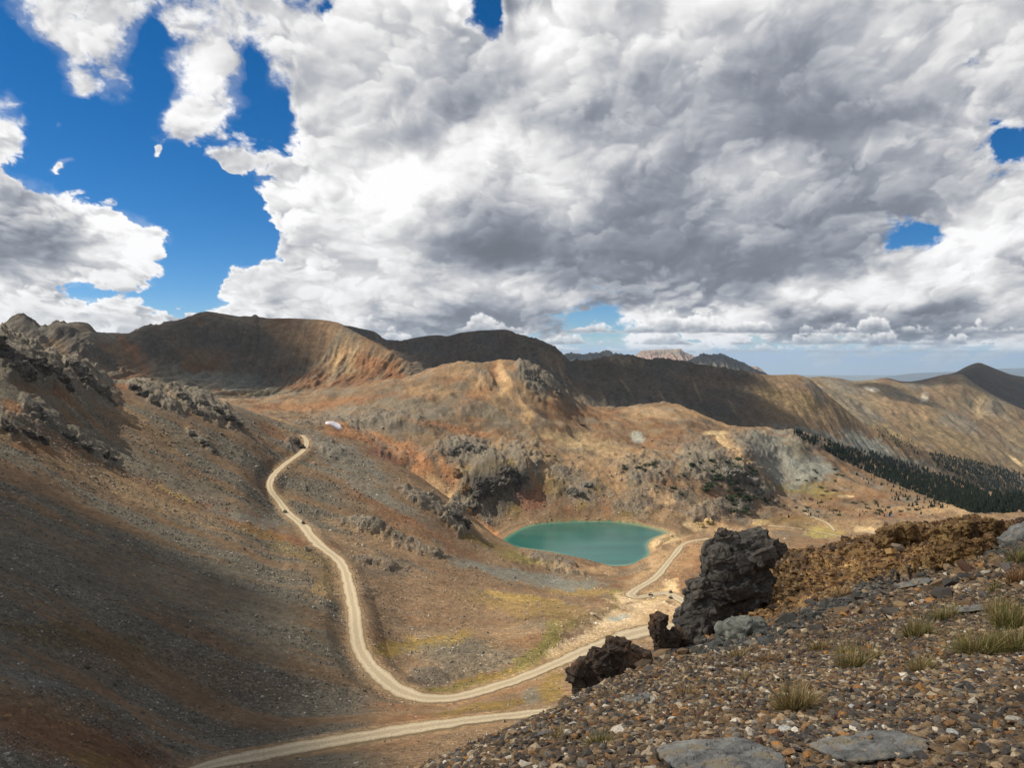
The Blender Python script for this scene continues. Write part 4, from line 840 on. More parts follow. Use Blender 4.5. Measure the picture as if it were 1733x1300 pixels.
#@@SECTION foreground
# ============================================================ FOREGROUND SLOPE
f0 = [
 [(-900,2900,1.0),(0,2700,1.0),(866,2500,1.05),(1400,2380,1.1),(2600,2250,1.1)],
 [(-900,1800,2.6),(0,1600,2.6),(500,1440,2.7),(700,1345,2.9),(900,1310,2.9),(1200,1306,2.8),(1733,1302,2.6),(2600,1290,2.5)],
 [(-900,1750,3.6),(0,1520,3.6),(500,1375,3.8),(700,1312,4),(800,1275,4),(900,1250,4),(1200,1215,3.8),(1500,1195,3.7),(1733,1185,3.6),(2600,1150,3.4)],
 [(-900,1750,5.5),(0,1520,5.5),(500,1380,6),(700,1302,6),(800,1260,6),(900,1222,6),(1000,1182,6),(1200,1135,6.2),(1500,1088,6.5),(1733,1062,6.2),(2600,1000,6)],
 [(-900,1780,9),(0,1600,9),(500,1420,9),(700,1340,9),(800,1290,9),(900,1240,9),(960,1196,9.3),(1000,1175,9.5),(1050,1152,9.7),(1100,1128,10),(1200,1098,10.5),(1300,1062,11),(1500,1012,11),(1650,980,10),(1733,955,9.5),(2600,850,9)],
 [(-900,1850,14),(0,1750,14),(900,1320,14),(1000,1230,13.5),(1060,1170,13),(1100,1118,13),(1140,1100,13.5),(1200,1075,14),(1300,1040,14.5),(1350,1015,15),(1450,975,15),(1550,945,15),(1650,918,14),(1733,890,13),(2600,780,13)],
 [(-900,1900,18),(0,1850,18),(900,1450,18),(1050,1270,18),(1100,1180,18),(1150,1090,17.5),(1200,1020,17.5),(1260,965,17.5),(1310,943,18),(1345,932,18.5),(1400,924,19),(1480,910,20),(1500,903,20),(1580,898,19.5),(1650,890,18.5),(1733,880,17),(2600,780,16)],
 [(-900,2000,26),(0,1950,26),(1000,1500,26),(1200,1250,26),(1400,1150,27),(1733,1050,26),(2600,950,25)],
 [(-900,1900,50),(866,1800,55),(2600,1500,60)],
]
fs_ = Surf(f0, cols(900, .74, 1.3, 40), 1.0, 75, 620)
X, Y, Z = fs_.X, fs_.Y, fs_.Z
fpx, fpy = fs_.pix()
near = ss(22, 17, Y)
oz = ss(0, 1, brush(np.zeros(X.shape), fpx, fpy, [(1420,985,150,60,-15,1,1),(1300,1020,60,50,-30,1,1),(1560,930,120,45,-15,1,1),(1240,1060,30,30,0,1,.7)], warp=20, seed=90)) * ss(11.5, 13.5, Y)
fs_.Z = Z + fbm2(X * .7, Y * .7, 4, 900) * .10 * np.clip(Y / 8, .25, 1.3) + fbm2(X * 4, Y * 4, 4, 910) * .022 + oz * (fbm2(X * 1.2, Y * 1.2, 5, 920, mode=1, gain=.6) * .28 + fbm2(X * 5, Y * 5, 4, 925, mode=1, gain=.6) * .09)
fpx, fpy = fs_.pix()
c = np.zeros(X.shape + (3,)) + np.array([.155, .112, .072])
c = mixc(c, ss(-.1, .3, fbm2(X * .8, Y * .8, 5, 930)) * .7, [.12, .10, .08]); c = mixc(c, ss(.05, .4, fbm2(X * 1.7, Y * 1.7, 5, 940)) * .6, [.26, .185, .11])
c = mixc(c, oz, [.26, .15, .065]); c = mixc(c, oz * ss(0, .3, fbm2(X * 2, Y * 2, 5, 950)) * .8, [.42, .26, .10]); c = mixc(c, oz * ss(0.05, .35, fbm2(X * 1.4, Y * 1.6, 5, 960)) * .8, [.10, .066, .045])
c = brush(c, fpx, fpy, [(1560,880,40,10,0,OCHRE*.5,.5),(1500,975,110,12,-18,[.33,.2,.07],.6),(1650,960,60,12,-25,[.3,.19,.08],.6),(1440,1010,110,14,-22,[.11,.112,.105],.8),(1300,1070,80,10,-8,[.12,.12,.11],.7),(1330,985,40,30,-40,[.2,.14,.07],.6)], warp=18, seed=65)
stonyf = np.ones(X.shape) * .8
M_fore = terrain_mat('gravel_ground', [(1.2, .75, 1.25), (9, .6, 1.4), (40, .6, 1.45)], .03, 1.0, 14, stone=26, stone_amt=.9)
tag(fs_.mesh('foreground_slope', M_fore, np.concatenate([np.clip(c, .01, .9), stonyf[..., None]], -1)), kind='structure')
# ---- gravel: thousands of broken stones, one sheet of stuff
PAL = np.array([[.075,.07,.066],[.11,.10,.088],[.16,.12,.08],[.24,.165,.095],[.22,.205,.18],[.38,.285,.175],[.54,.44,.30],[.70,.65,.54],[.42,.22,.08],[.30,.175,.085],[.15,.085,.058]])
PW = np.array([.09,.13,.19,.16,.09,.11,.075,.035,.035,.055,.03]); PW /= PW.sum()
PALO = np.array([[.08,.052,.034],[.15,.09,.045],[.25,.15,.065],[.36,.22,.09],[.46,.30,.125],[.30,.25,.19],[.38,.19,.065]])
PWO = np.array([.24,.24,.2,.13,.07,.05,.07]); PWO /= PWO.sum()
def scatter_region(n, y0, y1, xlo=-.12):
    yv = np.sqrt(rs.rand(n) * (y1 * y1 - y0 * y0) + y0 * y0); a = xlo + rs.rand(n) * (.76 - xlo); x = a * yv
    z = fs_.sample(x, yv); return x, yv, z
def pebbles(name, sets):
    Vs = []; Fs = []; Cs = []; n0 = 0
    for n, y0, y1, smin, smax, kind in sets:
        x, y, z = scatter_region(n, y0, y1)
        if kind == 'ico': bv, bf = _IC[1]
        else:
            bv = np.array([[1, 0, 0], [-1, 0, 0], [0, 1, 0], [0, -1, 0], [0, 0, 1], [0, 0, -1.]]); bf = np.array([[0, 2, 4], [2, 1, 4], [1, 3, 4], [3, 0, 4], [2, 0, 5], [1, 2, 5], [3, 1, 5], [0, 3, 5]])
        k = len(bv); q = bv[None] * (1 + (rs.rand(n, k, 1) - .5) * .75) + (rs.rand(n, k, 3) - .5) * .35
        size = smin * (smax / smin) ** (rs.rand(n) ** 3.2)
        asp = np.stack([1 + .4 * rs.rand(n), .7 + .35 * rs.rand(n), .35 + .4 * rs.rand(n)], 1) * size[:, None]
        q = q * asp[:, None, :]
        th = rs.rand(n) * 6.283; ti = (rs.rand(n) - .5) * 1.0
        qx = q[..., 0]; qz = q[..., 2]; q[..., 0], q[..., 2] = qx * np.cos(ti)[:, None] + qz * np.sin(ti)[:, None], -qx * np.sin(ti)[:, None] + qz * np.cos(ti)[:, None]
        qx = q[..., 0].copy(); qy = q[..., 1].copy(); q[..., 0] = qx * np.cos(th)[:, None] - qy * np.sin(th)[:, None]; q[..., 1] = qx * np.sin(th)[:, None] + qy * np.cos(th)[:, None]
        q += np.stack([x, y, z + asp[:, 2] * .35], 1)[:, None, :]
        ppx, ppy = to_pix(x / y, z / y)
        isr = (np.interp(ppx, [1190, 1260, 1350, 1500, 1620, 1733], [1085, 1070, 1035, 985, 940, 900]) + fbm2(ppx * .02, ppy * .03, 3, 970) * 14 > ppy) & (ppx > 1185)
        ci = rs.choice(len(PAL), n, p=PW); cc = PAL[ci]
        co_ = PALO[rs.choice(len(PALO), n, p=PWO)]; cc = np.where(isr[:, None], co_, cc)
        band = (np.abs(ppy - np.interp(ppx, [1190, 1300, 1420, 1560, 1680], [1095, 1078, 1020, 962, 925]) - fbm2(ppx * .03, ppy * .03, 3, 975) * 12) < 13) & (rs.rand(n) < .75)
        cc = np.where(band[:, None], np.array([.105, .108, .10]), cc)
        dens = fbm2(x * .9, y * .9, 3, 980)
        cc = cc * (0.62 + .45 * rs.rand(n, 1)) * (1 + dens[:, None] * .5) * np.array([1.05, .99, .91])
        Vs.append(q.reshape(-1, 3)); Fs.append((bf[None] + (np.arange(n) * k)[:, None, None]).reshape(-1, 3) + n0); n0 += n * k
        Cs.append(np.repeat(cc, k, axis=0))
    return new_mesh(name, np.vstack(Vs), np.vstack(Fs), M_peb, smooth=False, col=np.vstack(Cs))
m, nt, b = mat('broken_stone'); at = N(nt, 'ShaderNodeAttribute', attribute_name='Col'); tc = N(nt, 'ShaderNodeTexCoord'); n_ = N(nt, 'ShaderNodeTexNoise'); n_.inputs['Scale'].default_value = 90; n_.inputs['Detail'].default_value = 4
nt.links.new(tc.outputs['Object'], n_.inputs['Vector']); mr = N(nt, 'ShaderNodeMapRange'); mr.inputs[1].default_value = .3; mr.inputs[2].default_value = .7; mr.inputs[3].default_value = .65; mr.inputs[4].default_value = 1.3; nt.links.new(n_.outputs['Fac'], mr.inputs[0])
vm = N(nt, 'ShaderNodeVectorMath', operation='SCALE'); nt.links.new(at.outputs['Color'], vm.inputs[0]); nt.links.new(mr.outputs[0], vm.inputs['Scale']); nt.links.new(vm.outputs[0], b.inputs['Base Color']); b.inputs['Roughness'].default_value = .85; b.inputs['Specular IOR Level'].default_value = .25
M_peb = m
g = pebbles('gravel', [(52000, 2.2, 6, .0035, .028, 'ico'), (60000, 4, 10, .005, .036, 'oct'), (70000, 8, 21, .009, .07, 'oct'), (230, 2.3, 6, .02, .042, 'ico'), (900, 8, 20, .06, .16, 'ico')])
tag(g, 'broken brown, grey and cream gravel covering the near slope', 'gravel', kind='stuff')
# ---- single rocks that stand out
M_dk = rock_mat('black_rock', (.045, .04, .035), (.085, .076, .064), (.19, .155, .115), 1.6, .02, lichen=(.15, .14, .115))
M_dkr = rock_mat('black_rusty_rock', (.04, .034, .028), (.095, .066, .045), (.25, .12, .05), 1.5, .02)
M_orr = rock_mat('rusty_ochre_rock', (.09, .052, .028), (.27, .16, .065), (.50, .34, .14), 3.0, .05)
M_gr = rock_mat('green_grey_slab', (.17, .17, .14), (.24, .24, .195), (.31, .31, .255), 1.5, .012, lichen=(.16, .19, .13))
M_gr2 = rock_mat('dark_grey_slab', (.13, .125, .112), (.20, .195, .175), (.28, .27, .235), 2.5, .006, lichen=(.27, .225, .155))
YP = 14.6
make_rock('rock_pinnacle', [blob(1224,942,46,34,YP,3),blob(1268,934,44,32,YP+.1,-6),blob(1300,930,24,26,YP+.15,8),blob(1236,985,50,46,YP,0),blob(1270,980,34,42,YP+.2,0),blob(1236,1030,50,40,YP,0),blob(1196,1045,36,42,YP-.1,0),blob(1168,1050,26,44,YP-.1,10),blob(1182,1005,20,30,YP-.05,6),blob(1262,1035,32,44,YP+.3,0),blob(1180,1080,44,30,YP-.3,0),blob(1226,1072,50,30,YP,0),blob(1223,906,17,15,YP,12),blob(1286,905,18,12,YP+.2,-10)],
          M_dk, .024, .085, 1.9, 3, 'tall black blocky rock pinnacle with a loose brown block on top', 'rock pinnacle', strata=.35)
make_rock('rock_outcrop', [blob(1116,1066,10,34,12.6,-4),blob(1124,1088,15,24,12.6,0),blob(1142,1082,9,26,12.7,20),blob(1158,1092,14,22,12.9,0),blob(1130,1105,26,18,12.6,0)], M_dkr, .018, .05, 4.5, 9, 'thin black spiked rock left of the pinnacle foot', 'rock outcrop')
make_rock('rock_outcrop', [blob(1042,1116,38,30,10.2,-10),blob(1072,1128,38,30,10.3,20),blob(1030,1145,44,32,10.2,0),blob(984,1148,18,34,10.0,6),blob(1002,1168,38,26,10.0,0),blob(1060,1158,42,28,10.2,15),blob(1010,1130,24,22,10.1,0)], M_dkr, .018, .07, 3.2, 15, 'rounded rust and black rock mass at the edge above the road', 'rock outcrop')
make_rock('rock_outcrop', [blob(1612,915,30,38,12.4,0),blob(1640,905,36,36,12.6,0),blob(1668,912,30,34,12.7,8),blob(1692,905,20,26,12.9,15),blob(1634,940,50,32,12.1,0),blob(1596,948,22,20,12.0,0),blob(1665,945,40,24,12.3,0)], M_orr, .02, .11, 4.2, 21, 'large rusty yellow outcrop on the skyline of the near slope', 'rock outcrop')
make_rock('rock_outcrop', [blob(1500,904,20,16,15.6,0),blob(1526,902,30,17,15.8,-4),blob(1488,916,16,12,15.4,0),blob(1556,908,28,14,15.8,-4)], M_orr, .024, .10, 4.2, 27, 'low rust brown outcrop left of the large yellow one', 'rock outcrop')
make_rock('boulder', [blob(1750,905,52,28,11.4,-12),blob(1718,915,28,18,11.3,-25)], M_gr2, .02, .045, 1.6, 33, 'smooth dark grey boulder cut by the right edge of the picture', 'boulder', blocks=3)
make_rock('boulder', [blob(1252,1062,40,24,10.5,-8,26),blob(1224,1066,20,16,10.4,28,18),blob(1280,1060,24,18,10.6,-12,20),blob(1244,1078,26,16,10.3,10,18)], M_gr, .016, .035, 2.2, 39, 'pale green grey boulder leaning at the foot of the pinnacle', 'boulder', blocks=4)
def slab(px_, py_, rx, ry, lab, m_, seed, ang=0, thick=.5, cat='slab', nm='rock_slab', Ymin=0):
    h = fs_.hit_down(px_, py_, Ymin); k_ = h[1] / F; r = rx * k_
    e_ = .08 * h[1]; f_ = lambda dx, dy: float(fs_.sample(np.array([h[0] + dx]), np.array([h[1] + dy]))[0])
    nrm = Vector(((f_(-e_, 0) - f_(e_, 0)) / (2 * e_), (f_(0, -e_) - f_(0, e_)) / (2 * e_), 1)).normalized()
    vw = Vector(-h).normalized(); dy = ry * k_ / max(.15, abs(vw.dot(nrm)))
    rot = nrm.to_track_quat('Z', 'Y').to_euler()
    th = r * thick * .16
    blobs = [((0, 0, th * .5), (r, dy, th), ang * .3), ((r * .3, dy * .25, th * .9), (r * .62, dy * .6, th * .9), ang * .3 + 3), ((-r * .55, -dy * .1, th * .6), (r * .4, dy * .75, th), 0)]
    return make_rock(nm, blobs, m_, r / 42, r * .022, 2.6 / r, seed, lab, cat, at=h, rot=rot, blocks=0)
slab(1215,1290,125,42,'wide flat grey slab cut by the bottom edge of the picture', M_gr2, 41, -3, .55)
slab(1470,1268,120,26,'long flat grey slab lying in gravel right of the wide bottom slab', M_gr2, 43, -4, .35)
slab(1640,1034,46,12,'thin grey slab beside the big grass tussocks', M_gr2, 45, -14, .4)
slab(1545,990,34,10,'small dark slab half buried in the dark stone band', M_gr2, 47, -18, .4)
slab(1060,1185,46,14,'flat dark slab below the rounded rust and black rock', M_gr2, 49, -10, .4, Ymin=5)
slab(905,1245,30,10,'dark flat stone low on the left edge of gravel', M_gr2, 51, 0, .5)
ST = [(1520,1154,12,'ochre yellow stone',(.38,.25,.09)),(1466,1160,13,'pale tan flat stone',(.45,.36,.24)),(1411,1188,12,'cream angular stone',(.5,.42,.3)),(1441,1198,9,'small white stone',(.62,.6,.56)),(1525,1027,16,'orange tan flat stone',(.38,.25,.12)),(1330,1238,16,'white broken stone',(.6,.58,.52)),(1612,1243,15,'grey white flat stone',(.5,.5,.44)),(1000,1224,9,'rusty yellow stone',(.36,.22,.08)),(1576,1163,12,'dark slate stone',(.045,.045,.05)),(1443,1160,10,'black angular stone',(.04,.038,.04)),(840,1254,14,'dark shattered stone',(.04,.038,.036)),(776,1264,12,'black flat stone',(.035,.033,.033)),(1716,1222,18,'cream long stone',(.5,.46,.36)),(1290,1255,14,'rusty cream stone',(.45,.33,.2))]
WH = ['with a rounded top, alone in the gravel above the long slab','lying above the small white one','left of the small white stone','in open gravel below the cream angular stone','beside the dark stone band','just above the wide flat slab','right of the long flat slab','near the left edge of the gravel','right of the ochre yellow stone','next to the pale tan flat stone','on the lower left edge of gravel','leftmost on the gravel crest','at the right edge of the picture','touching the top of the wide slab']
for k_, ((x, y, r_, nm, cl), wh) in enumerate(zip(ST, WH)):
    h = fs_.hit_down(x, y); rr = r_ * h[1] / F * .62; q, f_ = _IC[2]
    q = q * (1 + .28 * fbm3(q * 1.3 + k_ * 5, 2, k_)[:, None]); q = np.sign(q) * np.abs(q) ** .8
    q = q * np.array([1.25, .9, .55]) * rr; th = k_ * 1.3; q = np.column_stack([q[:, 0] * math.cos(th) - q[:, 1] * math.sin(th), q[:, 0] * math.sin(th) + q[:, 1] * math.cos(th), q[:, 2]])
    mm_ = rock_mat('stone_' + str(k_), tuple(np.array(cl) * .7), cl, tuple(np.array(cl) * 1.15), 12, .004)
    o = new_mesh('stone', q, f_, mm_, smooth=False); o.location = h + np.array([0, 0, rr * .25]); tag(o, f'{nm} {wh}', 'stone')
# ---- grass tussocks
m, nt, b = mat('dry_grass'); at = N(nt, 'ShaderNodeAttribute', attribute_name='Col'); nt.links.new(at.outputs['Color'], b.inputs['Base Color']); b.inputs['Roughness'].default_value = .8; b.inputs['Specular IOR Level'].default_value = .1
M_grass = m
def tuft(px_, py_, wpx, hpx, n, lab, green=.4, red=0.0, Ymin=0):
    h = fs_.hit_down(px_, py_, Ymin); k_ = h[1] / F; Rw = wpx * k_ * .5; H = hpx * k_
    Vs = []; Fs = []; Cs = []; i0 = 0
    for i in range(n):
        r_ = Rw * math.sqrt(random.random()) * .55; th = random.random() * 6.283; bx_, by_ = r_ * math.cos(th), r_ * math.sin(th) * 1.1
        bz = float(fs_.sample(np.array([h[0] + bx_]), np.array([h[1] + by_]))[0]) - h[2] - .01
        out = random.uniform(.1, 1.0); tx = math.cos(th) * Rw * out * .8 + random.gauss(0, .2) * Rw; ty = math.sin(th) * Rw * out * .6 + random.gauss(0, .2) * Rw
        hh = H * random.uniform(.35, 1.35) * (1 - .6 * out); wd = max(.0018, .55 * k_) * random.uniform(.8, 1.7); sd_ = random.random() * 3.14
        sx, sy = math.cos(sd_) * wd, math.sin(sd_) * wd
        g_ = random.random() < green
        base = np.array([.10, .105, .04]) if g_ else np.array([.24, .18, .09]); tip = np.array([.26, .26, .08]) * random.uniform(.7, 1.3) if g_ else np.array([.62, .47, .22]) * random.uniform(.55, 1.2)
        if random.random() < red: tip = np.array([.36, .16, .07]) * random.uniform(.6, 1.3)
        for k2 in range(4):
            f_ = k2 / 3; x = bx_ + tx * f_ ** 1.5; y = by_ + ty * f_ ** 1.5; z = bz + hh * (f_ - .28 * f_ * f_ * out)
            w_ = 1 - f_ * .85
            Vs += [(x - sx * w_, y - sy * w_, z), (x + sx * w_, y + sy * w_, z)]; cc = base + (tip - base) * f_ ** .7; Cs += [cc, cc]
        for k2 in range(3): a0 = i0 + k2 * 2; Fs.append((a0, a0 + 1, a0 + 3, a0 + 2))
        i0 += 8
    o = new_mesh('grass_tuft', np.array(Vs), np.array(Fs), M_grass, col=np.array(Cs)); o.location = h; tag(o, lab, 'grass tuft')
TF = [(1345,1200,95,58,700,'tall golden grass tussock alone in the middle gravel',.25,.15),(1440,1130,70,46,420,'tan green tussock left of the two middle ones',.45,.05),(1432,1108,50,26,200,'thin straw tuft behind the tan green tussock',.3,0),(1560,1135,60,36,380,'straw tussock below the thin grey slab',.3,.05),(1552,1078,66,38,520,'bright olive tussock beside the thin grey slab',.5,.1),(1600,1048,54,32,360,'olive tussock just above the bright one',.5,.05),(1655,1105,110,46,850,'wide green tussock in the middle of the right hand clump',.55,.05),(1712,1100,90,52,800,'green tussock at the right edge, lowest of the clump',.55,.05),(1706,1062,80,52,700,'tall green tussock at the top of the right hand clump',.6,.1),(1690,1035,60,34,300,'straw coloured grass behind the tall green tussock',.2,.1),(1720,985,46,30,300,'red brown tussock near the right edge',.1,.9),(1722,950,48,26,300,'olive tussock under the smooth grey boulder',.5,.1),(1682,1000,22,22,110,'narrow green tuft right of the dark stone band',.8,0),(1015,1262,60,36,320,'green straw tuft on the lower left gravel',.5,0),(940,1250,50,26,170,'thin dry tuft near the lower left crest',.1,.1),(1250,1112,50,22,160,'faint straw tuft in front of the pale boulder',.15,.2),(1160,1178,56,28,190,'orange straw tuft below the spiked rock',.1,.5),(1265,1150,36,20,120,'small straw tuft between boulder and tall tussock',.2,.1),(1300,1120,42,22,130,'reddish dry tuft right of the pale boulder',.05,.8),(1385,1100,44,24,160,'dry tuft on the slope above the tan green tussock',.2,.2),(1480,1115,40,30,160,'sparse tuft right of the tan green tussock',.3,.1),(1425,1010,34,18,120,'rust coloured tuft below the orange rubble',.2,.6),(1110,1110,30,14,80,'tiny tuft at the gravel crest by the spiked rock',.3,.2)]
for x, y, w_, h_, n_, lab, g_, rd in TF: tuft(x, y, w_, h_, n_, lab, g_, rd)
#@@SECTION trees
# ============================================================ trees and bushes
M_crown = rock_mat('conifer_needles', (.010, .016, .010), (.018, .028, .016), (.032, .045, .022), .25, .0)
M_bark = plain('bark', (.07, .05, .035), .9)
M_bush = rock_mat('shrub_leaves', (.014, .022, .010), (.026, .040, .016), (.05, .065, .022), .3, .0)
def conifer_data(seed, narrow=.19, tiers=7):
    r = random.Random(seed); V = []; Fc = []; mi = []
    for t_ in range(6):
        a = t_ * 1.047; V += [(.02 * math.cos(a), .02 * math.sin(a), -.06), (.008 * math.cos(a), .008 * math.sin(a), .9)]
    for t_ in range(6): a = 2 * t_; b_ = 2 * ((t_ + 1) % 6); Fc += [(a, b_, b_ + 1), (a, b_ + 1, a + 1)]; mi += [1, 1]
    for k in range(tiers):
        z0 = .07 + .8 * k / tiers; z1 = z0 + .26 * (1 - .3 * k / tiers); rad = narrow * (1 - k / tiers) ** .8 * r.uniform(.8, 1.15) + .02; m_ = 9; c0 = len(V)
        V.append((r.gauss(0, .012), r.gauss(0, .012), min(z1, 1.0)))
        for j in range(m_ * 2):
            a = math.pi * j / m_ + k; q = rad * (r.uniform(.85, 1.25) if j % 2 == 0 else r.uniform(.4, .6)); V.append((q * math.cos(a), q * math.sin(a), z0 + r.uniform(-.02, .02) - (.03 if j % 2 == 0 else 0)))
        for j in range(m_ * 2): Fc.append((c0, c0 + 1 + j, c0 + 1 + (j + 1) % (m_ * 2))); mi.append(0)
    return np.array(V), np.array(Fc), np.array(mi)
def bush_data(seed):
    r = np.random.RandomState(seed); V = []; Fc = []; n0 = 0
    for k in range(7):
        v, f = _IC[1]; q = v * (1 + .45 * (r.rand(len(v), 1) - .5)) * np.array([.3, .3, .26]) * r.uniform(.7, 1.2) + np.array([r.uniform(-.45, .45), r.uniform(-.35, .35), r.uniform(.1, .35)])
        V.append(q); Fc.append(f + n0); n0 += len(v)
    for k in range(60):   # loose leafy sprigs break the outline
        c_ = np.array([r.uniform(-.7, .7), r.uniform(-.6, .6), r.uniform(.1, .75)]); q = c_ + r.normal(size=(3, 3)) * .09; V.append(q); Fc.append(np.array([[0, 1, 2]]) + n0); n0 += 3
    return np.vstack(V), np.vstack(Fc), np.zeros(sum(len(f) for f in Fc), int)
tree_db = [conifer_data(i, .17 + .03 * (i % 3), 6 + i % 3) for i in range(6)]; bush_db = [bush_data(i) for i in range(4)]
tree_me = []
for i, (v, f, mi) in enumerate(tree_db):
    o = new_mesh('spruce_tree', v, f, [M_crown, M_bark], smooth=False, mi=mi, link=False); tree_me.append(o.data); bpy.data.objects.remove(o)
bush_me = []
for i, (v, f, mi) in enumerate(bush_db):
    o = new_mesh('shrub', v, f, [M_bush], smooth=False, link=False); bush_me.append(o.data); bpy.data.objects.remove(o)
def in_poly(x, y, poly):
    c_ = False; n = len(poly)
    for i in range(n):
        x0, y0 = poly[i]; x1, y1 = poly[(i + 1) % n]
        if (y0 > y) != (y1 > y) and x < (x1 - x0) * (y - y0) / (y1 - y0) + x0: c_ = not c_
    return c_
def hit_any(x, y):
    best = None
    for s in (main, s4, s5):
        a_ = pix_dir(x, y)[0]
        if a_ < s.a[0] or a_ > s.a[-1]: continue
        h = s.hit(x, y)
        if h is not None and h[1] < math.exp(s.l[-2]) and (best is None or h[1] < best[1]): best = h
    return best
zones = [  # polygon, count, height range, group, label, kind
 ([(1412,752),(1499,772),(1580,798),(1652,826),(1733,872),(1733,885),(1640,866),(1590,850),(1520,822),(1455,794),(1410,772)], 1700, 13, 21, 'spruces of the dark belt', 'dark spruce in the dense belt running down to the right', 't'),
 ([(1572,767),(1640,778),(1733,803),(1733,868),(1690,845),(1655,820),(1612,800),(1580,785)], 1300, 12, 20, 'spruces of the upper right wood', 'spruce in the wood at the right edge above the dark belt', 't'),
 ([(1478,722),(1500,728),(1560,755),(1575,772),(1540,768),(1500,752),(1482,738)], 110, 9, 14, 'spruces on the grey spur', 'small spruce on the grey rocky spur above the dark belt', 't'),
 ([(1338,728),(1420,752),(1440,775),(1400,765),(1350,742)], 190, 9, 15, 'spruces along the shadowed ridge top', 'small dark spruce along the ridge above the grey scree bowl', 't'),
 ([(1480,800),(1540,815),(1620,850),(1615,862),(1540,860),(1490,835),(1440,800)], 110, 7, 12, 'scattered spruces below the dark belt', 'scattered spruce on the open slope below the dark belt', 't'),
 ([(1310,830),(1400,850),(1560,860),(1570,872),(1450,876),(1330,880),(1290,865)], 55, 4, 9, 'spruces by the meadow tracks', 'lone small spruce in the meadow beside the pale tracks', 't'),
 ([(1560,780),(1600,790),(1660,815),(1690,840),(1640,830),(1580,800)], 80, 9, 13, 'spruces between the two woods', 'spruce on the pale rocky strip between the two woods', 't'),
]
trees = []
r_ = random.Random(3)
for zi, (poly, n, h0, h1, grp, lab, kd) in enumerate(zones):
    xs = [p[0] for p in poly]; ys = [p[1] for p in poly]; k = 0; tr = 0
    while k < n and tr < n * 30:
        tr += 1; x = r_.uniform(min(xs), max(xs)); y = r_.uniform(min(ys), max(ys))
        if not in_poly(x, y, poly): continue
        if pn2(np.array([x * .035]), np.array([y * .06]), 44)[0] < -.22 and zi > 1: continue
        h = hit_any(x, y)
        if h is None: continue
        trees.append((h, r_.uniform(h0, h1) * r_.uniform(.5, .95), grp, lab, x, y)); k += 1
trees.sort(key=lambda t: -t[1] / t[0][1])
vis = [t for t in trees if not (t[4] > 1590 and t[5] > 868)]
sel_t = vis[:240]; rest = vis[240:]
for i, (h, H, grp, lab, x, y) in enumerate(sel_t):
    o = bpy.data.objects.new('spruce_tree', tree_me[i % 6]); C.collection.objects.link(o); o.location = h + np.array([0, 0, -.6]); s_ = H; o.scale = (s_, s_, s_); o.rotation_euler = (0, 0, r_.random() * 6.28); tag(o, lab, 'tree', grp)
Vs = []; Fs = []; Ms = []; n0 = 0
for i, (h, H, grp, lab, x, y) in enumerate(rest):
    v, f, mi = tree_db[i % 6]; a = r_.random() * 6.28; q = np.column_stack([v[:, 0] * math.cos(a) - v[:, 1] * math.sin(a), v[:, 0] * math.sin(a) + v[:, 1] * math.cos(a), v[:, 2]]) * H + h + np.array([0, 0, -.6])
    Vs.append(q); Fs.append(f + n0); Ms.append(mi); n0 += len(v)
tag(new_mesh('forest', np.vstack(Vs), np.vstack(Fs), [M_crown, M_bark], smooth=False, mi=np.concatenate(Ms)), 'dense dark spruce forest on the lower right slopes', 'forest', kind='stuff')
BZ = [([(1040,790),(1080,770),(1110,775),(1110,800),(1050,802)], 11, 'low dark green shrubs on the pale slope', 'low dark green shrub on the pale slope above the lake', 5.5),
      ([(1090,800),(1160,800),(1165,850),(1120,840)], 9, 'shrubs above the right end of the lake', 'dark shrub above the right end of the lake', 5.5),
      ([(1170,785),(1250,775),(1300,810),(1310,850),(1250,850),(1190,830)], 60, 'shrubs on the grey bluff', 'dark shrub on the grey bluff right of the lake', 7.5),
      ([(1225,840),(1275,835),(1270,872),(1235,870)], 18, 'shrubs under the grey bluff', 'shrub in the cluster at the foot of the grey bluff', 7),
      ([(910,765),(945,768),(940,782),(912,780)], 5, 'shrubs on the far shore slope', 'shrub high on the far shore slope behind the lake', 4.5),
      ([(1330,800),(1420,790),(1440,830),(1350,850)], 14, 'shrubs in the grey scree bowl', 'dark shrub in the bowl below the grey scree', 6),
      ([(1060,740),(1200,740),(1190,770),(1080,770)], 8, 'shrubs on the brown hill', 'tiny shrub on the brown hill behind the lake', 3.5),
      ([(745,765),(765,770),(765,780),(748,778)], 2, 'shrubs beside the orange gully', 'green shrub at the top of the orange gully', 4.5),
      ([(1300,840),(1560,852),(1560,874),(1320,872)], 36, 'low shrubs by the meadow tracks', 'low dark shrub in the meadow beside the pale tracks', 5)]
for poly, n, grp, lab, sz in BZ:
    xs = [p[0] for p in poly]; ys = [p[1] for p in poly]; k = 0
    for _ in range(n * 20):
        if k >= n: break
        x = r_.uniform(min(xs), max(xs)); y = r_.uniform(min(ys), max(ys))
        if not in_poly(x, y, poly): continue
        h = main.hit(x, y, 500)
        if h is None: continue
        o = bpy.data.objects.new('shrub', bush_me[k % 4]); C.collection.objects.link(o); s_ = sz * r_.uniform(.5, 1.3); o.location = h + np.array([0, 0, -.1]); o.scale = (s_ * r_.uniform(.9, 1.4), s_, s_ * .75); o.rotation_euler = (0, 0, r_.uniform(-.5, .5)); tag(o, lab, 'shrub', grp); k += 1
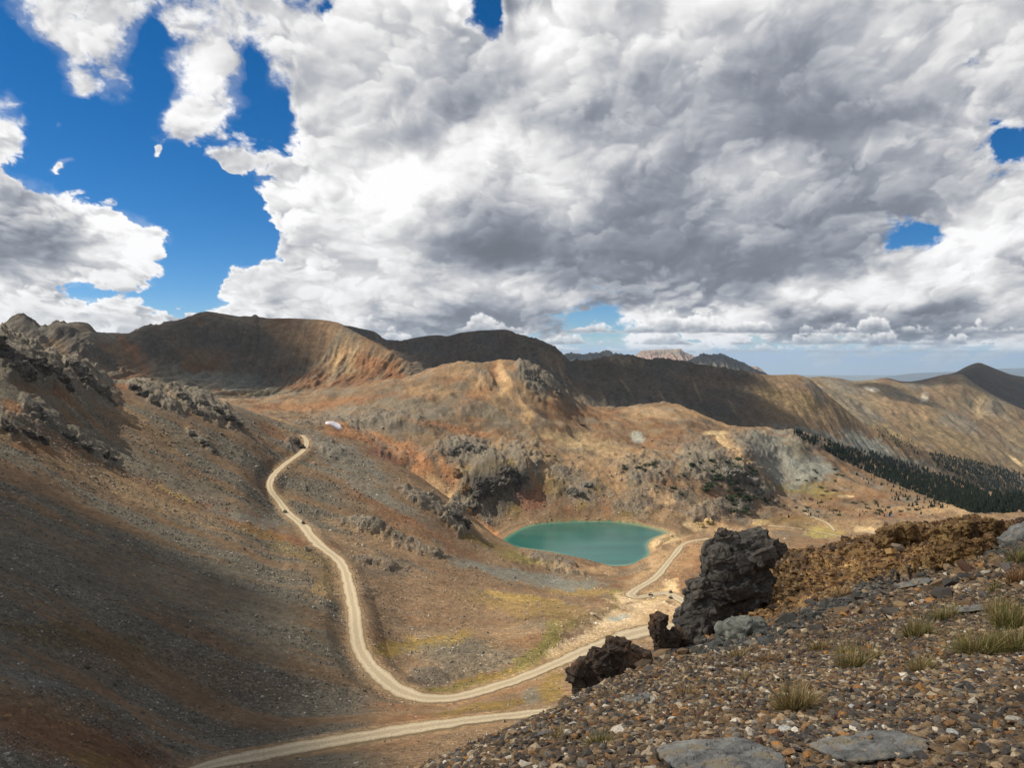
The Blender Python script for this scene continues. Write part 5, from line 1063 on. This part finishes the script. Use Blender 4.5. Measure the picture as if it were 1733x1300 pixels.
#@@SECTION vehicles
# ============================================================ off-road buggies
def box(c_, s_, taper=(1, 1), shift=0):
    x, y, z = np.array(s_) / 2; V = np.array([[-x, -y, -z], [x, -y, -z], [x, y, -z], [-x, y, -z], [-x * taper[0] + shift, -y * taper[1], z], [x * taper[0] + shift, -y * taper[1], z], [x * taper[0] + shift, y * taper[1], z], [-x * taper[0] + shift, y * taper[1], z]]) + np.array(c_)
    return V, np.array([[0, 3, 2, 1], [4, 5, 6, 7], [0, 1, 5, 4], [1, 2, 6, 5], [2, 3, 7, 6], [3, 0, 4, 7]])
def bar(p, q, r=.03):
    p, q = np.array(p, float), np.array(q, float); d = q - p; d /= np.linalg.norm(d); u = np.cross(d, [0, 0, 1] if abs(d[2]) < .9 else [1, 0, 0]); u /= np.linalg.norm(u); v = np.cross(d, u)
    V = [c_ + (u * math.cos(a) + v * math.sin(a)) * r for c_ in (p, q) for a in np.arange(6) * math.pi / 3]
    return np.array(V), np.array([[i, (i + 1) % 6, 6 + (i + 1) % 6, 6 + i] for i in range(6)])
def joinm(parts):
    Vs = []; Fs = []; n = 0
    for v, f in parts: Vs.append(v); Fs.append(f + n); n += len(v)
    return np.vstack(Vs), np.vstack(Fs)
def ring(x, y, z, r0, r1, wdt, seg=20):
    V = []; Fc = []
    for i in range(seg):
        a = 2 * math.pi * i / seg
        for rr, yy_ in ((r0, -wdt / 2), (r1, -wdt / 2 * .8), (r1, wdt / 2 * .8), (r0, wdt / 2)): V.append((x + rr * math.cos(a), y + yy_, z + rr * math.sin(a)))
    for i in range(seg):
        a = 4 * i; b_ = 4 * ((i + 1) % seg)
        for k in range(4): Fc.append((a + k, b_ + k, b_ + (k + 1) % 4, a + (k + 1) % 4))
    return np.array(V), np.array(Fc)
def make_buggy(lab, paint):
    t = bpy.data.objects.new('buggy', None); C.collection.objects.link(t); tag(t, lab, 'buggy', None)
    M_p = paint; v, f = joinm([box((0, 0, .55), (2.6, 1.15, .28)), box((1.05, 0, .78), (.85, 1.1, .28), (.75, .9), -.05), box((-1.0, 0, .8), (.8, 1.2, .25), (1, 1))]); new_mesh('body', v, f, M_p, t, smooth=False)
    B_ = []
    for s in (-.56, .56): B_ += [bar((.65, s, .85), (.25, s * .92, 1.72)), bar((.25, s * .92, 1.72), (-.65, s * .92, 1.72)), bar((-.65, s * .92, 1.72), (-.85, s, .85)), bar((-.2, s, .7), (-.2, s * .92, 1.72)), bar((-.65, s * .92, 1.72), (-1.35, s, .95))]
    B_ += [bar((.25, -.52, 1.72), (.25, .52, 1.72)), bar((-.65, -.52, 1.72), (-.65, .52, 1.72)), bar((.65, -.56, .9), (.65, .56, .9))]
    v, f = joinm(B_); new_mesh('roll_cage', v, f, M_blk, t, smooth=False)
    v, f = box((-.2, 0, 1.76), (1.05, 1.12, .05), (.92, .92)); new_mesh('roof', v, f, M_blk, t, smooth=False)
    for s in (-.28, .28): v, f = joinm([box((-.15, s, .78), (.45, .45, .14)), box((-.42, s, 1.05), (.12, .44, .55), (.9, .9), -.06)]); new_mesh('seat', v, f, M_seat, t, smooth=False)
    for x in (-.95, .98):
        for s in (-.66, .66):
            v, f = ring(x, s, .35, .17, .35, .26); wl = new_mesh('wheel', v, f, M_blk, t); v, f = ring(x, s, .35, .04, .18, .2, 10); new_mesh('rim', v, f, M_rim, wl)
    for s in (-.38, .38): v, f = box((1.45, s, .78), (.06, .2, .1)); new_mesh('headlight', v, f, M_rim, t, smooth=False)
    return t
def copy_tree(o, parent=None):
    c_ = o.copy(); C.collection.objects.link(c_); c_.parent = parent
    for ch in list(o.children): copy_tree(ch, c_)
    return c_
M_blk = plain('black_plastic', (.015, .015, .016), .5); M_seat = plain('seat_vinyl', (.03, .03, .032), .6); M_rim = plain('bare_metal', (.35, .35, .36), .35, .8)
M_pd = plain('dark_paint', (.03, .035, .045), .3)
proto = make_buggy('', M_pd)
BG = [(482,868,80,'dark buggy climbing the road, first above the wide bend'),(513,887,115,'dark buggy on the road just below the other climbing one'),(1101,1009,20,'dark buggy on the pale track left of the parked pair'),(1135,1004,60,'dark buggy parked behind its twin on the pale pad'),(1135,1014,50,'dark buggy parked in front of its twin on the pale pad')]
for i, (x, y, an, lab) in enumerate(BG):
    o = proto if i == 0 else copy_tree(proto)
    h = main.hit_down(x, y, 200); o.location = h + np.array([0, 0, .18]); o.rotation_euler = (0, 0, R(an)); o.scale = (1.15, 1.15, 1.15); tag(o, lab, 'buggy', 'off-road buggies on the dirt roads')
#@@SECTION sky
# ============================================================ clouds: a glowing shell, light and shade painted into its colour
DM = ["378768885899375999999998999","268748878999479999999999998","137648659999899999999999999","315427549999999999999999989","621125338999999999999999986",
      "621022438999999999999999953","430000259999999999999999979","764200058999999999999998999","888740028999999999999973899","888840137999999999999999999",
      "743322678999999666799999999","888765178998886446788888888","777665578988855444343333433","555555555555222112222222222"]
BM = ["877777777888867877776666777","888777777877888777665567677","888788676776678665654455677","888788876766567655544455666","888777887766575455543334566",
      "788777788766886665465456656","778777788899657754666445567","668877778886446644555444577","446888777876334434454344688","567788887775434444333456886",
      "877777778877776544547888777","888877777865334688884433345","777777776667777778876666677","777777777777777777777777777"]
DM = np.array([[int(ch) for ch in (r + r[-1] * 27)[:27]] for r in DM], float); BM = np.array([[int(ch) for ch in (r + r[-1] * 27)[:27]] for r in BM], float)
def cubic_w(t):
    return np.stack([(-t + 2*t*t - t**3) / 2, (2 - 5*t*t + 3*t**3) / 2, (t + 4*t*t - 3*t**3) / 2, (-t*t + t**3) / 2])
def bic(M_, gx_, gy_):
    gx_ = np.clip(gx_, 0, M_.shape[1] - 1.001); gy_ = np.clip(gy_, 0, M_.shape[0] - 1.001); ix = gx_.astype(int); iy = gy_.astype(int); wx = cubic_w(gx_ - ix); wy = cubic_w(gy_ - iy); o = 0
    for j in range(4):
        for i in range(4): o = o + wy[j] * wx[i] * M_[np.clip(iy + j - 1, 0, M_.shape[0] - 1), np.clip(ix + i - 1, 0, M_.shape[1] - 1)]
    return o
gxn = np.concatenate([np.linspace(-900, -70, 120), np.linspace(-68, 1800, 1330), np.linspace(1803, 2640, 120)]); gyn = np.concatenate([np.linspace(-1000, -52, 90), np.linspace(-50, 660, 560)])
PX, PY = np.meshgrid(gxn, gyn)
a_, t_ = pix_dir(PX, PY); Dv = np.stack([a_, np.ones_like(a_), t_], -1); Dv /= np.linalg.norm(Dv, axis=-1, keepdims=True)
el = np.maximum(600 - PY, -60) / F
U = (PX - CX) / F / (el * .5 + .42) * 1.5; W = np.log(el + .20) * 1.75
persp = el + .2
pxs = abs(gxn[len(gxn) // 2 + 1] - gxn[len(gxn) // 2])      # photo pixels per grid step
def shift(A_, dx, dy):                                      # value dx,dy photo pixels away
    dx = int(round(dx / pxs)); dy = int(round(dy / pxs))
    return A_[np.clip(np.arange(A_.shape[0]) + dy, 0, A_.shape[0] - 1)][:, np.clip(np.arange(A_.shape[1]) + dx, 0, A_.shape[1] - 1)]
w1 = fbm2(U * 2.6, W * 2.6, 4, 1000); w2 = fbm2(U * 2.6 + 7, W * 2.6, 4, 1010)
f1_ = fbm2(U * 8, W * 8, 4, 1070); f2_ = fbm2(U * 8 + 5, W * 8, 4, 1080)
gx_ = (PX + (w1 * 60 + f1_ * 26) * (.35 + persp)) / 66.65; gy_ = (PY + (w2 * 60 + f2_ * 26) * (.15 + persp)) / 50
D0 = bic(DM, gx_, gy_); B0 = bic(BM, gx_, gy_)
for hx, hy, hrx, hry, hv in [(562,12,20,18,-5),(825,20,24,34,-5.5),(1545,394,46,18,-5.5),(1506,412,22,12,-3),(1718,262,26,26,-5),(1700,225,24,16,-4),(1655,95,26,16,-3.5),(985,540,34,18,-4.5),(1000,522,34,10,-3),(1160,575,60,12,-4),(255,95,18,70,-5),(420,110,22,60,-5),(330,170,60,20,-1),
        (287,257,14,9,4.6),(412,264,24,17,7),(340,310,60,50,-4),(470,200,20,40,-2),(107,283,24,10,4.8),(138,158,26,20,4),(300,190,30,40,3.5),(350,195,20,10,4),(438,490,66,26,9),(95,215,10,10,3.5),(20,500,50,14,4),(60,535,110,20,4),(250,540,90,16,4),(560,400,40,24,1.5),(350,470,30,40,-5),(300,505,40,12,-5)]:
    D0 = D0 + hv * np.exp(-(((PX + w1 * 40 + f1_ * 22 - hx) / hrx) ** 2 + ((PY + w2 * 30 + f2_ * 18 - hy) / hry) ** 2) ** .95)
ragged = ss(300, 120, PY) * ss(620, 420, PX)              # torn thin cloud in the upper left
fine = fbm2(U * 26, W * 26, 5, 1060, gain=.65)
def field(fr, sd, wp=.06, o=6, g=.58):
    u = U + w1 * .10 + f1_ * wp * .6; v = W + w2 * .10 + f2_ * wp * .6
    p = puff(u * fr, v * fr, o, sd, g) - .42
    q = fbm2(u * fr * .5, v * fr * .5, 6, sd + 20, gain=.5)
    return p, q
wisp = fbm2(U * 6 + f1_ * .5, W * 6 + f2_ * .5, 6, 1065, gain=.62)
p0, q0 = field(4.2, 1020)
hole = 0
for hx, hy, hr in [(562,10,60),(825,20,90),(1545,394,100),(1718,262,90),(985,535,80),(1655,95,60)]: hole = hole + np.exp(-((PX - hx) ** 2 + (PY - hy) ** 2) / hr ** 2)
dens = D0 - 4.6 + p0 * 5.6 * (1 - .75 * ragged) + q0 * 3.0 - .3 * ss(480, 560, PY) + wisp * 3.4 * ragged + fine * (.5 + .8 * ragged)
dens = dens + hole * (wisp * 4 + fine * 1.5)
alpha = ss(-.1 - .8 * hole, .9 + 2.2 * ragged + 2.2 * hole, dens)
alpha = np.maximum(alpha, .16 * ss(-1.6, .6, D0 - 4.6 + q0 * 3 + wisp * 2))
soft = ss(6.4, 9.2, D0)
def light(d, k=1.0):  # relief shading from the upper left, put into the cloud tone
    r = (d - shift(d, -7, -9)) * .9 + (d - shift(d, -18, -24)) * .6 + (d - shift(d, -3, -4)) * .9
    return np.tanh(r * k)
base = .185 + .093 * B0
lum = base + .10 * light(dens, .30) * (1 - .5 * soft) + .13 * ss(2.6, .2, dens) * (1 - .5 * ragged) + q0 * .10
# overlapping banks inside the big cloud, each with a lit shoulder painted into its tone
for i, (fr, sd, th, k, amt) in enumerate([(1.6, 1100, -.10, .85, .9), (2.6, 1130, .02, .8, .85), (4.2, 1160, .10, .75, .75), (6.5, 1190, .14, .65, .6)]):
    p, q = field(fr, sd, .035, 4, .44)
    d = (p * 1.1 + q * .9 - th) + (B0 - 6) * .04
    m_ = ss(0, .26, d) * amt * (1 - .2 * soft)
    l_ = base + .30 * np.tanh(((d - shift(d, -8, -10)) * .9 + (d - shift(d, -20, -26)) * .7) * 2.2) * (1 - .38 * soft) + .08 - .20 * ss(.0, .7, d) + .08 * p
    lum = lum * (1 - m_) + l_ * m_
lum += .16 * ss(2.2, .1, dens) * (1 - .5 * ragged) * (.4 + .6 * np.clip(light(dens, .3) + .5, 0, 1)) + q0 * .05 + fine * .012 + wisp * .03
lum = .47 + np.log1p(np.exp((lum - .47) * 16)) / 16
lum = np.where(lum > .86, .86 + .16 * np.tanh((lum - .86) / .16), lum)
lin = lum ** 2.2
warm = ss(.5, .9, lum)
cr_ = np.stack([lin * (.86 + .14 * warm), lin * (.94 + .055 * warm), lin * (1.12 - .12 * warm)], -1)
# rows of small cumulus far off above the horizon, shaded bases and lit tops painted in
for (rowy, hgt, wid, th, sd) in [(606, 12, 34, .16, 1300), (596, 16, 52, .10, 1310), (582, 24, 80, .02, 1320), (562, 32, 110, .0, 1330)]:
    prof = fbm2(PX / wid, PX * 0 + sd, 3, sd) + .25 * fbm2(PX / wid * 4, PX * 0 + sd, 3, sd + 5) - th
    lump = (puff(PX / wid * 2.2 + sd, PY / wid * 3.2, 4, sd, .6) - .42)
    up = (rowy - PY) / hgt                            # 0 at the base, 1 at the top
    top = .15 + 1.5 * prof + lump * 1.2
    dd = np.minimum((top - up) * 3, (up + .06 + .15 * lump) * 7)
    a2 = ss(0, .9, dd) * (.9 if rowy < 600 else .7) * (prof > -.3) * ss(540, 700, PX + w1 * 100)
    l2 = .60 + .36 * ss(-.1, .75, up / np.maximum(top, .2)) + .10 * np.tanh((lump - shift(lump, -5, -5)) * 5)
    lum = lum * (1 - a2) + l2 * a2; alpha = np.maximum(alpha * (1 - .0 * a2), a2)
lin = np.clip(lum, 0, 1.02) ** 2.2; warm = ss(.5, .9, lum)
# sunlit heads and shaded hollows painted into the tone of the big cloud
for gx1, gy1, r1, r2, gv in [(640,240,60,70,.13),(600,330,80,40,.12),(870,290,50,60,.12),(680,350,60,30,.06),(1060,90,90,50,.07),(780,20,50,30,.08),(920,90,40,60,.05),(1270,270,60,30,.06),(1480,90,50,60,.06),(1620,430,90,50,.10),(1300,520,100,20,.08),(900,440,130,50,-.08),(1150,420,140,60,-.06),(1250,200,130,60,-.05),(560,170,60,50,-.04),(760,150,60,50,-.03),(60,410,60,50,-.05),(700,530,120,16,-.16),(1450,560,200,10,-.10),(180,380,60,30,.04)]:
    lum = lum + gv * .42 * np.exp(-(((PX + w1 * 90 + f1_ * 50 - gx1) / r1) ** 2 + ((PY + w2 * 80 + f2_ * 40 - gy1) / r2) ** 2)) * np.clip(1 + p0 * 2.4, 0, 2)
lum = .44 + np.log1p(np.exp((lum - .44) * 18)) / 18; lum = np.clip(lum, .38, 1.0)
lin = np.clip(lum, 0, 1.02) ** 2.2; warm = ss(.5, .9, lum)
cr_ = np.stack([lin * (.86 + .14 * warm), lin * (.94 + .055 * warm), lin * (1.12 - .12 * warm)], -1)
hzk = ss(560, 632, PY)[..., None]  # horizon haze blended into the cloud colour
cr_ = cr_ * (1 - hzk * .5) + np.array([.56, .70, .92]) * hzk * .5
alpha = alpha * (1 - .45 * ss(592, 622, PY))
# pale blue haze painted into the shell low over the horizon, and below eye level down to the plain
aH = ss(575, 603, PY); bl = np.array([.40, .62, .95]) + (np.array([.52, .68, .90]) - np.array([.40, .62, .95])) * ss(595, 632, PY)[..., None]
aO = alpha + aH * (1 - alpha); cr_ = (cr_ * alpha[..., None] + bl * (aH * (1 - alpha))[..., None]) / np.maximum(aO, 1e-4)[..., None]; alpha = aO
col_ = np.concatenate([cr_, alpha[..., None]], -1)
RD = 230000.0
V = (Dv * RD).reshape(-1, 3); ny, nx = PX.shape; idx = np.arange(ny * nx).reshape(ny, nx)
fc = np.stack([idx[:-1, :-1], idx[1:, :-1], idx[1:, 1:], idx[:-1, 1:]], -1)
am = np.maximum.reduce([alpha[:-1, :-1], alpha[1:, :-1], alpha[1:, 1:], alpha[:-1, 1:]]) > .004
fc = fc[am]
m = bpy.data.materials.new('cloud'); m.use_nodes = True; nt = m.node_tree; nt.nodes.clear()
out = N(nt, 'ShaderNodeOutputMaterial'); em = N(nt, 'ShaderNodeEmission'); tr_ = N(nt, 'ShaderNodeBsdfTransparent'); mx = N(nt, 'ShaderNodeMixShader'); at = N(nt, 'ShaderNodeAttribute', attribute_name='Col')
em.inputs[1].default_value = .82  # the shell glows with its painted tones, unlit by the sun
nt.links.new(at.outputs['Color'], em.inputs[0]); nt.links.new(at.outputs['Alpha'], mx.inputs[0]); nt.links.new(tr_.outputs[0], mx.inputs[1]); nt.links.new(em.outputs[0], mx.inputs[2]); nt.links.new(mx.outputs[0], out.inputs[0])
m.cycles.emission_sampling = 'NONE'
used = np.zeros(ny * nx, bool); used[fc.ravel()] = True; remap = np.cumsum(used) - 1
o = new_mesh('clouds', V[used], remap[fc], m, col=col_.reshape(-1, 4)[used]); tag(o, 'broken white and grey cumulus clouds filling most of the blue sky', 'clouds', kind='stuff')
# unseen clouds added towards the sun, shaped to throw the cloud shadows on the ground
m, nt, b = mat('shadow_cloud'); b.inputs['Base Color'].default_value = (.85, .86, .88, 1); b.inputs['Roughness'].default_value = 1; b.inputs['Specular IOR Level'].default_value = 0
M_cb = m
mo_ = nt.nodes['Material Output']; tb_ = N(nt, 'ShaderNodeBsdfTransparent'); mxc_ = N(nt, 'ShaderNodeMixShader'); mxc_.inputs[0].default_value = .43
nt.links.new(tb_.outputs[0], mxc_.inputs[1]); nt.links.new(b.outputs[0], mxc_.inputs[2]); nt.links.new(mxc_.outputs[0], mo_.inputs['Surface'])
SH = [
 (2600, [(1200,1100,10,75)]),
 (3500, [(-60,1000,235,60),(60,1040,225,42),(170,1100,200,42),(120,930,290,55),(20,880,300,40),(260,1120,190,30),(-100,1250,130,60),(60,1250,125,36),(150,1240,140,26),(300,1180,180,30),(330,1290,145,14),(480,1270,155,12),(380,1080,240,26),(330,980,300,26)]),
 (7000, [(350,560,2350,210),(430,575,2350,190),(280,600,2050,120),(400,625,2150,130),(470,640,2150,110),(500,545,2460,60),(200,560,2050,90),(460,615,2200,120)]),
 (7500, [(610,560,3150,190),(690,580,3050,200),(780,580,2900,230),(860,580,2850,250),(940,620,2650,210),(1010,650,2550,230),(1090,660,2450,240),(1180,670,2450,230),(1240,690,2420,170),(1060,615,2850,200),(1180,630,2850,180),(760,620,2650,170),(1280,715,2330,80),(1230,650,2750,120)]),
 (6000, [(1360,748,1750,40),(1420,768,1850,60),(1500,795,1980,70),(1580,820,2150,90),(1650,850,2350,90),(1720,870,2450,110)]),
 (8000, [(1500,668,4350,110),(1540,682,4150,110),(1640,640,5800,700),(1720,660,5800,800),(1590,645,4650,260),(1680,640,6700,800),(1540,645,4700,160)]),
 (12000, [(1190,612,10000,900),(1240,620,10000,700),(1020,605,10500,900),(960,610,10500,700)]),
]
M_thick = m.copy(); M_thick.node_tree.nodes['Mix Shader'].inputs[0].default_value = .58
M_soft = M_thick.copy(); M_soft.node_tree.nodes['Mix Shader'].inputs[0].default_value = .40
for T, pts in SH:
    Vs = []; Fs = []; n0 = 0
    for (x, y, Yd, rad) in pts:
        c_ = P(x, y, Yd) + S * T; v, f = _IC[4]; v = v * (1 + .28 * fbm3(v * 1.8 + c_[0] * .01, 4, 3, ridge=False)[:, None]) * rad; v[:, 2] *= .8
        Vs.append(v + c_); Fs.append(f + n0); n0 += len(v)
    o = new_mesh('cloud', np.vstack(Vs), np.vstack(Fs), {2600: M_cb, 7000: M_soft, 3500: M_soft}.get(T, M_thick))
    tag(o, 'unseen cloud added towards the sun to shade the ground', 'cloud', kind='stuff')
# haze
def build_haze():
    v, f = box((0, 44000, -1500 + 700), (310000, 100000, 3600))
    z0, z1 = -2602.0, 420.0
    v[:, 2] = np.where(v[:, 2] > -800, z1, z0)
    m = bpy.data.materials.new('haze_air'); m.use_nodes = True; nt = m.node_tree; nt.nodes.clear(); out = N(nt, 'ShaderNodeOutputMaterial'); pv = N(nt, 'ShaderNodeVolumePrincipled')
    pv.inputs['Color'].default_value = (.62, .80, 1.0, 1); pv.inputs['Density'].default_value = 1.6e-5; pv.inputs['Anisotropy'].default_value = .2
    nt.links.new(pv.outputs[0], out.inputs['Volume'])
    tag(new_mesh('haze', v, f, m, smooth=False), kind='stuff')
build_haze()
